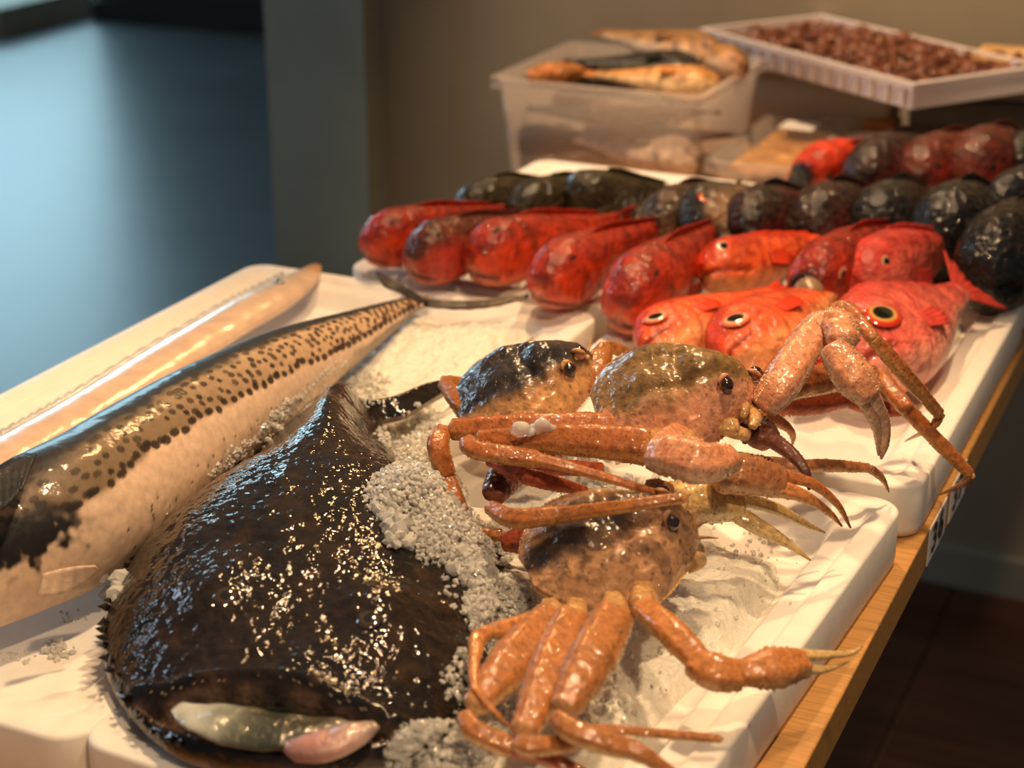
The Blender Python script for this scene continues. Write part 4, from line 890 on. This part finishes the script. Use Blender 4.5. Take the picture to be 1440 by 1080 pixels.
mb = MB(); X, Y_ = np.meshgrid(np.linspace(-.648, -.572, 26), np.linspace(2.062, 2.308, 60), indexing='ij'); g = np.stack([X, Y_, .790+.004*fbm(np.stack([X, Y_, X*0], -1), 50, 3)], -1)
mb.grid(g, mixc(np.broadcast_to(lin(222, 164, 98), g.shape), lin(176, 112, 60), smooth(-.1, .5, fbm(g, 60, 3, 4)))); o = mb.build('roe', M['tongue']); tag(o, 'tan fish roe filling the shallow clear container', 'roe', kind='stuff')
MB().box((-.669, 2.04, .8045), (-.551, 2.33, .806)).build('film', M['tublid'], lt, False)
MB().box((-.632, 2.235, .8062), (-.585, 2.285, .8068)).build('price_label', M['white'], lt, False)['label'] = 'blank white label on the film'
o = solid('card_box', (-.545, 2.345, TZ), (-.50, 2.40, .80), M['card'], None); tag(o, 'small orange brown cardboard box left of the dark bin', 'box')
o.modifiers.new('b', 'BEVEL').width = .003
def bin_(name, label, lo, hi, mat):
    rt = tub(name, label, 'bin', lo, hi, .004, mat, .014, .006)
    return rt
bin_('grey_bin', 'grey brown plastic bin under the left of the clam crate', (-.74, 2.37, TZ), (-.505, 2.438, .866), M['greyplastic'])
bin_('dark_bin', 'dark plastic bin at the back right under the clam crate corner', (-.485, 2.335, TZ), (-.215, 2.438, .866), M['darkplastic'])
# clam crate
cA, cB, cD = np.array([-.790, 2.385, .870]), np.array([-.452, 2.150, .870]), None
ux = nrm(cB-cA); uy = np.array([-ux[1], ux[0], 0]); cl = np.linalg.norm(cB-cA)+.02; cw = .215
crt = empty('clam_crate', cA+ux*cl/2+uy*cw/2); tag(crt, 'shallow white plastic crate full of brown clams on the bins', 'crate')
def cp(a, b, z): return cA+ux*a+uy*b+np.array([0, 0, z])
def wall_(name, a0, b0, a1, b1, z0, z1):
    V = [cp((a0, a1)[i], (b0, b1)[j], (z0, z1)[k_]) for k_ in (0, 1) for j in (0, 1) for i in (0, 1)]
    mb = MB().add(V, [[[0, 2, 3, 1], [4, 5, 7, 6], [0, 1, 5, 4], [2, 6, 7, 3], [0, 4, 6, 2], [1, 3, 7, 5]]]); return mb.build(name, M['whiteplastic'], crt, False)
wall_('base', .005, .005, cl-.005, cw-.005, .0, .003)
for nm, a in (('front', (0, 0, cl, .005)), ('back', (0, cw-.005, cl, cw)), ('left', (0, .005, .005, cw-.005)), ('right', (cl-.005, .005, cl, cw-.005))):
    wall_('side_wall', *a, .0, .026)
for a in ((-.006, -.006, cl+.006, .004), (-.006, cw-.004, cl+.006, cw+.006), (-.006, .004, .004, cw-.004), (cl-.004, .004, cl+.006, cw-.004)): wall_('rim', *a, .026, .033)
for k in range(15):
    a = .012+k*(cl-.03)/14; wall_('rib', a, -.0045, a+.005, 0, .002, .026)
def clam_mesh():
    mb = MB(); n, m = 12, 16
    for sgn in (1, -1):
        r = np.linspace(.0, 1, n); a = np.linspace(0, 2*np.pi, m, endpoint=False)
        g = np.stack([r[:, None]*np.cos(a)*.0125, r[:, None]*np.sin(a)*.0100+.0015*r[:, None], sgn*.0062*np.sqrt(np.clip(1-r**2, 0, 1))[:, None]*(1+.0*a)], -1)
        g[..., 2] += sgn*.0005*np.cos(r*26)[:, None]
        k = lin(128, 74, 46)*(.75+.4*np.cos(r*26)**2)[:, None, None]*np.ones((1, m, 1)); mb.grid(g, k, closed=True, flip=sgn < 0)
    return mb
cm0 = clam_mesh().build('clam', M['shell'], origin=(0, 0, 0)); tag(cm0, 'brown clam among the heap in the white crate', 'clam', 'clams in the white crate')
first = True
for i in range(17):
    for j in range(10):
        a = .018+i*(cl-.036)/16+rng.normal(0, .002); b_ = .016+j*(cw-.032)/9+rng.normal(0, .002)
        o = cm0 if first else cm0.copy()
        if not first: C.objects.link(o)
        first = False
        o.location = cp(min(max(a, .016), cl-.016), min(max(b_, .016), cw-.016), .016+rng.uniform(0, .009)+.008*math.sin(math.pi*i/16)); o.rotation_euler = (rng.normal(0, .6), rng.normal(0, .6), rng.uniform(0, 6.3)); s_ = rng.uniform(.8, 1.15); o.scale = (s_, s_, s_)
# tan basket with shells
bk = tub('tan_basket', 'shallow tan basket of brown shells at the back right edge', 'basket', (-.40, 2.345, .868), (-.215, 2.436, .900), .004, M['basket'], .010, .004)
for k in range(14):
    o = cm0.copy(); C.objects.link(o); o.name = 'whelk_shell'; o['label'] = 'brown shell lying in the tan basket'; o['group'] = 'shells in the tan basket'; o['category'] = 'shell'
    o.location = (-.38+(k % 7)*.024, 2.37+(k//7)*.035, .885+rng.uniform(0, .004)); o.rotation_euler = (rng.normal(0, .5), rng.normal(0, .5), rng.uniform(0, 6)); o.scale = (1.3, 1.3, 1.3)


# ------------------------------------------------------------------ crushed ice chunks
t_ = (1+5**.5)/2
ICO = np.array([(-1, t_, 0), (1, t_, 0), (-1, -t_, 0), (1, -t_, 0), (0, -1, t_), (0, 1, t_), (0, -1, -t_), (0, 1, -t_), (t_, 0, -1), (t_, 0, 1), (-t_, 0, -1), (-t_, 0, 1)])/1.902
ICOF = np.array([(0, 11, 5), (0, 5, 1), (0, 1, 7), (0, 7, 10), (0, 10, 11), (1, 5, 9), (5, 11, 4), (11, 10, 2), (10, 7, 6), (7, 1, 8), (3, 9, 4), (3, 4, 2), (3, 2, 6), (3, 6, 8), (3, 8, 9), (4, 9, 5), (2, 4, 11), (6, 2, 10), (8, 6, 7), (9, 8, 1)])
def chunks(pos, size):
    k = len(pos); V = ICO[None]*rng.uniform(.6, 1.25, (k, 12, 1))*rng.uniform(.55, 1.2, (k, 1, 3))
    a = rng.uniform(0, 6.3, k); ca, sa = np.cos(a)[:, None], np.sin(a)[:, None]
    V = np.stack([V[..., 0]*ca-V[..., 1]*sa, V[..., 0]*sa+V[..., 1]*ca, V[..., 2]], -1)
    V = np.asarray(pos)[:, None]+V*np.asarray(size)[:, None, None]
    return V.reshape(-1, 3), (np.arange(k)[:, None, None]*12+ICOF[None]).reshape(-1, 3)
def heap(label, clusters, maxz=9):
    pos, sz = [], []
    for (px, py, sx, sy, cnt, s0, s1, lift) in clusters:
        for _ in range(cnt):
            u, v = rng.normal(0, .5, 2)
            if u*u+v*v > 1.2: continue
            h = hit(px+u*sx, py+v*sy)
            if h is None or h[0][2] < TZ+.02 or h[0][2] > maxz: continue
            s_ = rng.uniform(s0, s1)
            pos.append(h[0]+np.array([0, 0, s_*.4+lift*rng.random()*(1-min(1, (u*u+v*v)/1.2))])); sz.append(s_)
    V, Fc = chunks(pos, sz); mb = MB().add(V, [Fc]); o = mb.build('ice_chunks', M['ice'], smooth_=False); tag(o, label, 'ice', kind='stuff')
heap('heap of clear ice chunks on the right flank of the monkfish', [(585, 700, 58, 38, 60, .004, .007, .004), (620, 745, 40, 44, 40, .004, .007, .003), (705, 860, 44, 40, 40, .004, .007, .004), (585, 700, 66, 46, 2600, .0008, .0027, .017), (625, 750, 48, 48, 1700, .0008, .0026, .013), (560, 755, 20, 22, 50, .002, .006, .006), (668, 810, 30, 20, 70, .0025, .006, .006),
    (705, 860, 50, 46, 2400, .0009, .0027, .015), (680, 780, 40, 40, 900, .0009, .0027, .009), (650, 830, 30, 30, 30, .0015, .003, .0)])
heap('ice chunks between the mackerel belly and the monkfish', [(330, 660, 64, 54, 1300, .0012, .0034, .010), (400, 600, 64, 44, 1300, .0012, .0034, .010), (270, 710, 64, 36, 900, .0012, .0032, .008), (480, 545, 70, 34, 700, .001, .0028, .005), (560, 640, 50, 40, 600, .001, .003, .006), (160, 830, 26, 18, 26, .003, .007, .003), (590, 600, 34, 30, 110, .0018, .0042, .004)], .822)
heap('fine ice crumbs along the front of the tray beside the crab legs', [(620, 1060, 74, 42, 1800, .0009, .0028, .012), (700, 960, 74, 64, 900, .0009, .0026, .004), (880, 930, 110, 90, 70, .001, .0028, .001), (1010, 820, 110, 70, 40, .001, .0026, .0), (1060, 770, 60, 30, 30, .001, .0024, .0), (790, 640, 90, 40, 120, .002, .006, .004), (860, 690, 70, 24, 60, .003, .008, .004), (840, 1010, 60, 50, 100, .0012, .003, .001)])
heap('few melting ice crumbs on the bare left front tray floor', [(80, 915, 26, 14, 60, .001, .0034, .001), (30, 925, 40, 14, 16, .001, .002, 0), (95, 870, 30, 12, 16, .0008, .0018, 0)])
for (px, py, s_, lab) in ((733, 604, .0085, 'flat clear ice piece on the folded crab leg, left of the other'), (762, 600, .0095, 'taller clear ice piece on the folded crab leg, right of the other')):
    V, Fc = chunks(np.array([[0, 0, 0], [.6, .2, -.2], [-.5, -.1, -.2]])*s_*.9+P(px, py, .9005), np.array([1, .8, .75])*s_)
    o = MB().add(V, [Fc]).build('ice_piece', M['ice']); tag(o, lab, 'ice')
    ss_ = o.modifiers.new('s', 'SUBSURF'); ss_.levels = 2; ss_.render_levels = 2; rm = o.modifiers.new('r', 'REMESH'); rm.mode = 'VOXEL'; rm.voxel_size = .0008; rm.use_smooth_shade = True
for (px, py, s_) in ((1140, 610, .0035), (1180, 600, .004), (1146, 598, .003), (1200, 612, .002)):
    h = hit(px, py)
    if h is None: continue
    mb = MB(); dome(mb, h[0], (0, 0, 1), (1, 0, 0), s_, s_*.8, .4, [(0, (220, 220, 220)), (1, (220, 220, 220))]); o = mb.build('water_drop', M['drop']); tag(o, 'water drop on the tray by the raised claw tip', 'drop', 'water drops on the tray')
